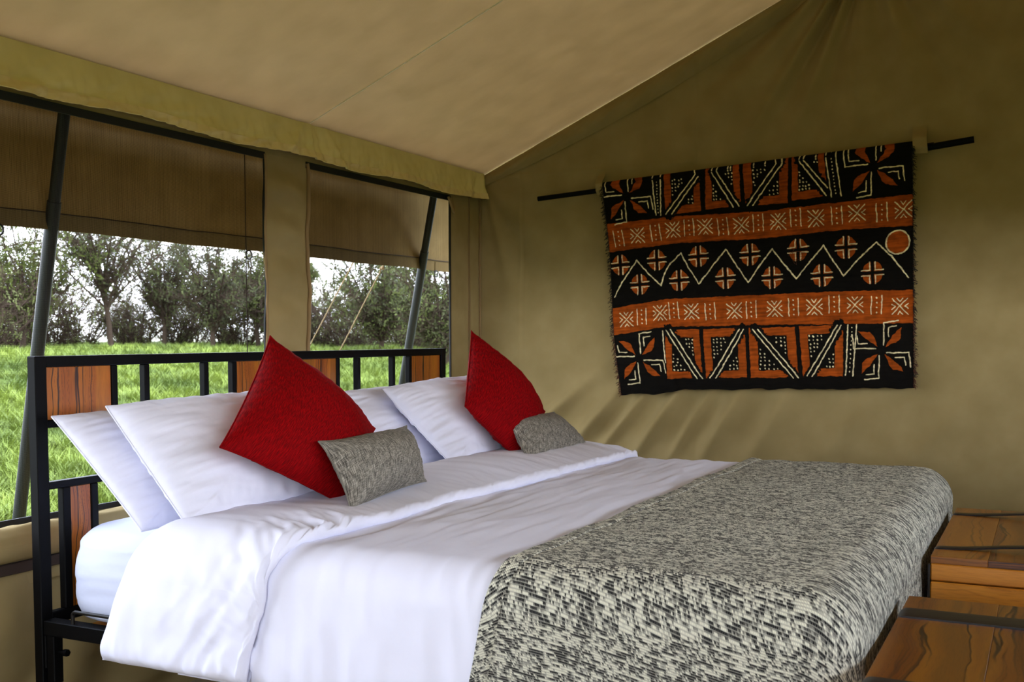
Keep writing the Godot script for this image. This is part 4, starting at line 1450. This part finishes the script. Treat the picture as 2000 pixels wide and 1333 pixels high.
# ------------------------------------------------------------------ the cloth on the gable wall
func wall_hanging() -> void:
	var rodo := thing("hanging_rod", "thin black rod through two canvas loops above the patterned cloth", "rod", Vector3(2.572, 1.70, 1.0))
	var b := buf()
	tube(b, [Vector3(2.572, 1.647, 0.136), Vector3(2.572, 1.757, 1.748)], 0.0105, 12)
	obj("long_rod", done(b), M.steel, rodo)
	b = buf()
	tube(b, [Vector3(2.566, 1.735, 1.60), Vector3(2.566, 1.766, 1.885)], 0.0125, 12)
	obj("sleeve_rod", done(b), M.steel, rodo)

	M.mud = mat(Color.WHITE, 0.93, 0.0, 0.15)
	M.mud.albedo_texture = mud_cloth()
	M.mud.normal_enabled = true
	M.mud.normal_texture = bump_tex(55, 0.06, 3, 2.0)
	M.mud.normal_scale = 0.25
	M.mud_back = mat(Color(0.09, 0.07, 0.05), 0.93)
	M.fringe = mat(Color(0.30, 0.135, 0.05), 0.9)
	M.fringe_dark = mat(Color(0.055, 0.040, 0.028), 0.9)
	var ta := thing("mud_cloth", "black and rust mud cloth painted with bone zigzags, discs and stars on gable wall", "wall hanging", Vector3(2.58, 1.25, 1.07))
	var rip := fnl(57, 1.0, 3)
	var at := func(u: float, v: float) -> Vector3:
		var tl := Vector2(0.442, 1.683)
		var tr := Vector2(1.675, 1.760)
		var br := Vector2(1.699, 0.857)
		var bl := Vector2(0.521, 0.802)
		var p := tl.lerp(tr, u).lerp(bl.lerp(br, u), v)
		p.x += 0.010 * sin(v * 7.0 + u * 2.0) * (1.0 - u) * v
		if v > 0.9: p.y += (v - 0.9) * 10.0 * (0.008 * rip.get_noise_1d(u * 9.0) + 0.020 * smoothstep(0.1, 0.25, u) * (1.0 - u) - 0.002)
		var x := 2.550 + 0.016 * smoothstep(0.0, 0.35, v)
		x -= v * (0.010 * rip.get_noise_2d(u * 5.0, v * 0.8) + 0.006 * rip.get_noise_2d(u * 13.0, v * 1.5) + 0.010 * exp(-pow((u - 0.195 - 0.01 * v) / 0.018, 2.0)) * smoothstep(0.3, 0.9, v))
		x -= 0.02 * exp(-v * 40.0) * 0.0
		return Vector3(x, p.y, p.x)
	var face := func(u: float, v: float) -> Array:
		return [at.call(u, v), Vector2(u, v)]
	obj("cloth", sheet(face, 160, 110, 0.0022), M.mud, ta)
	# over the rod
	var over := func(u: float, v: float) -> Array:
		var p: Vector3 = at.call(u, 0.0)
		var a := v * PI
		return [p + Vector3(0.016 - 0.016 * cos(a), 0.016 * sin(a), 0), Vector2(u, 0.004 + v * 0.02)]
	obj("top_fold", sheet(over, 80, 10, 0.002, true), M.mud, ta)
	# frayed selvedges
	var r := RandomNumberGenerator.new()
	r.seed = 77
	for side in 2:
		var fr := buf()
		var fd := buf()
		for k in 420:
			var v := r.randf()
			var p: Vector3 = at.call(float(side), v)
			var s := -1.0 if side == 0 else 1.0
			var len := r.randf_range(0.006, 0.022)
			var pts := [p - Vector3(0.001, 0, s * 0.003)]
			var d := Vector3(r.randf_range(-0.5, 0.1), r.randf_range(-1.0, 0.3), s * r.randf_range(0.3, 1.0)).normalized()
			for q in 3:
				pts.append(pts[-1] + d * len / 3.0)
				d = (d + Vector3(r.randf_range(-0.3, 0.3), -0.35, r.randf_range(-0.3, 0.3))).normalized()
			var pale := smoothstep(0.4, 1.0, v + r.randf_range(-0.3, 0.3))
			tube(fr if r.randf() < pale * 0.9 else fd, pts, 0.0011, 3, false)
		obj("fringe", done(fr), M.fringe, ta).set_meta("kind", "stuff")
		obj("fringe", done(fd), M.fringe_dark, ta).set_meta("kind", "stuff")
	# loose threads
	var lt := buf()
	var c0: Vector3 = at.call(0.645, 0.40)
	var pts2 := []
	for q in 26:
		var a := q * 0.30
		pts2.append(c0 + Vector3(-0.004, 0.024 * sin(a) * (0.7 if a < 5.0 else 1.6) - 0.01, -0.030 * cos(a) + (0.012 if a > 5.0 else 0.0)))
	tube(lt, pts2, 0.0007, 4, false)
	obj("loose_thread", done(lt), M.fringe, ta)

# ------------------------------------------------------------------ chests at the foot of the bed
func chest(x0: float, x1: float, label: String, dark_lid: bool, boards: Array, straps: Array, wavy: float) -> void:
	var z0 := 1.912
	var z1 := 2.42
	var top := 0.530
	var root := thing("wooden_chest", label, "chest", Vector3((x0 + x1) * 0.5, 0, (z0 + z1) * 0.5), "wooden chests at the foot of the bed")
	# body: stacked boards, grain along z on the ends
	obj("body", bx(Vector3(x0, 0.05, z0), Vector3(x1, 0.468, z1), 0.003, 2, Vector2(1.2, 1.3), Vector2(0.02, 0.2)), M.teak_pale, root)
	var lid := obj("lid", bx(Vector3(x0, 0.471, z0), Vector3(x1, 0.512, z1), 0.003, 2, Vector2(1.2, 1.3), Vector2(0.01, 0.03)), M.teak_pale, root)
	var z := z0
	for k in boards.size():
		var wide: float = boards[k]
		obj("lid_board", bx(Vector3(x0, 0.5125, z), Vector3(x1, top - (0.0006 if k % 2 else 0.0), z + wide - 0.0003), 0.0008, 0, Vector2(1.55, 1.15), Vector2(fposmod(0.29 * k + x0 * 0.3, 0.6), 0.02 * k)), M.teak if dark_lid or k % 2 else M.teak_mid, lid)
		z += wide
	for s in [-1, 1]:
		for t in [-1, 1]:
			var fx: float = (x0 + x1) * 0.5 + s * ((x1 - x0) * 0.5 - 0.04)
			var fz: float = (z0 + z1) * 0.5 + t * ((z1 - z0) * 0.5 - 0.04)
			obj("foot", bx(Vector3(fx - 0.03, 0.0, fz - 0.03), Vector3(fx + 0.03, 0.05, fz + 0.03), 0.003), M.teak, root)
	# dark straps over the lid, turned down at both sides
	for e in straps:
		var f := func(u: float, v: float) -> Array:
			var along := lerpf(-0.16, z1 - z0 + 0.16, v)
			var zz := z0 + clampf(along, -0.004, z1 - z0 + 0.004)
			var y := top + 0.0045
			var rnd := 0.012
			if along < rnd: 
				var q := clampf((rnd - along) / (rnd * PI * 0.5), 0.0, 1.0) * PI * 0.5
				zz = z0 + rnd - (rnd + 0.004) * sin(q)
				y = top + 0.0045 - rnd * (1.0 - cos(q)) - maxf(0.0, rnd - along - rnd * PI * 0.5)
			elif along > z1 - z0 - rnd:
				var q := clampf((along - (z1 - z0 - rnd)) / (rnd * PI * 0.5), 0.0, 1.0) * PI * 0.5
				zz = z1 - rnd + (rnd + 0.004) * sin(q)
				y = top + 0.0045 - rnd * (1.0 - cos(q)) - maxf(0.0, along - (z1 - z0 - rnd) - rnd * PI * 0.5)
			else:
				y += wavy * (0.5 - 0.5 * cos((along - rnd) / (z1 - z0 - rnd * 2.0) * TAU)) * (1.0 + 0.2 * e[0])
			var x: float = lerpf(e[0], e[1], u) + wavy * 0.6 * sin(along * 14.0 + e[0] * 5.0)
			y -= 0.0012 * pow(absf(u * 2.0 - 1.0), 4.0)
			return [Vector3(x, y, zz), Vector2(u, v)]
		obj("strap", sheet(f, 7, 120, 0.0038), M.strap, root)
	# dark edging along the side that faces the bed
	obj("edge_band", bx(Vector3(x0 - 0.003, 0.06, z0 - 0.006), Vector3(x0 + 0.012, top - 0.02, z0 + 0.0), 0.001), M.strap, root)

func chests() -> void:
	chest(-0.31, 0.492, "wooden chest with dark streaked boards nearest the camera at the bed foot", true, [0.165, 0.150, 0.193], [[0.305, 0.375], [-0.175, -0.098]], 0.0)
	chest(0.940, 1.755, "smoother wooden chest with two wavy dark straps, further along the bed foot", false, [0.125, 0.165, 0.218], [[1.040, 1.072], [1.595, 1.628]], 0.013)
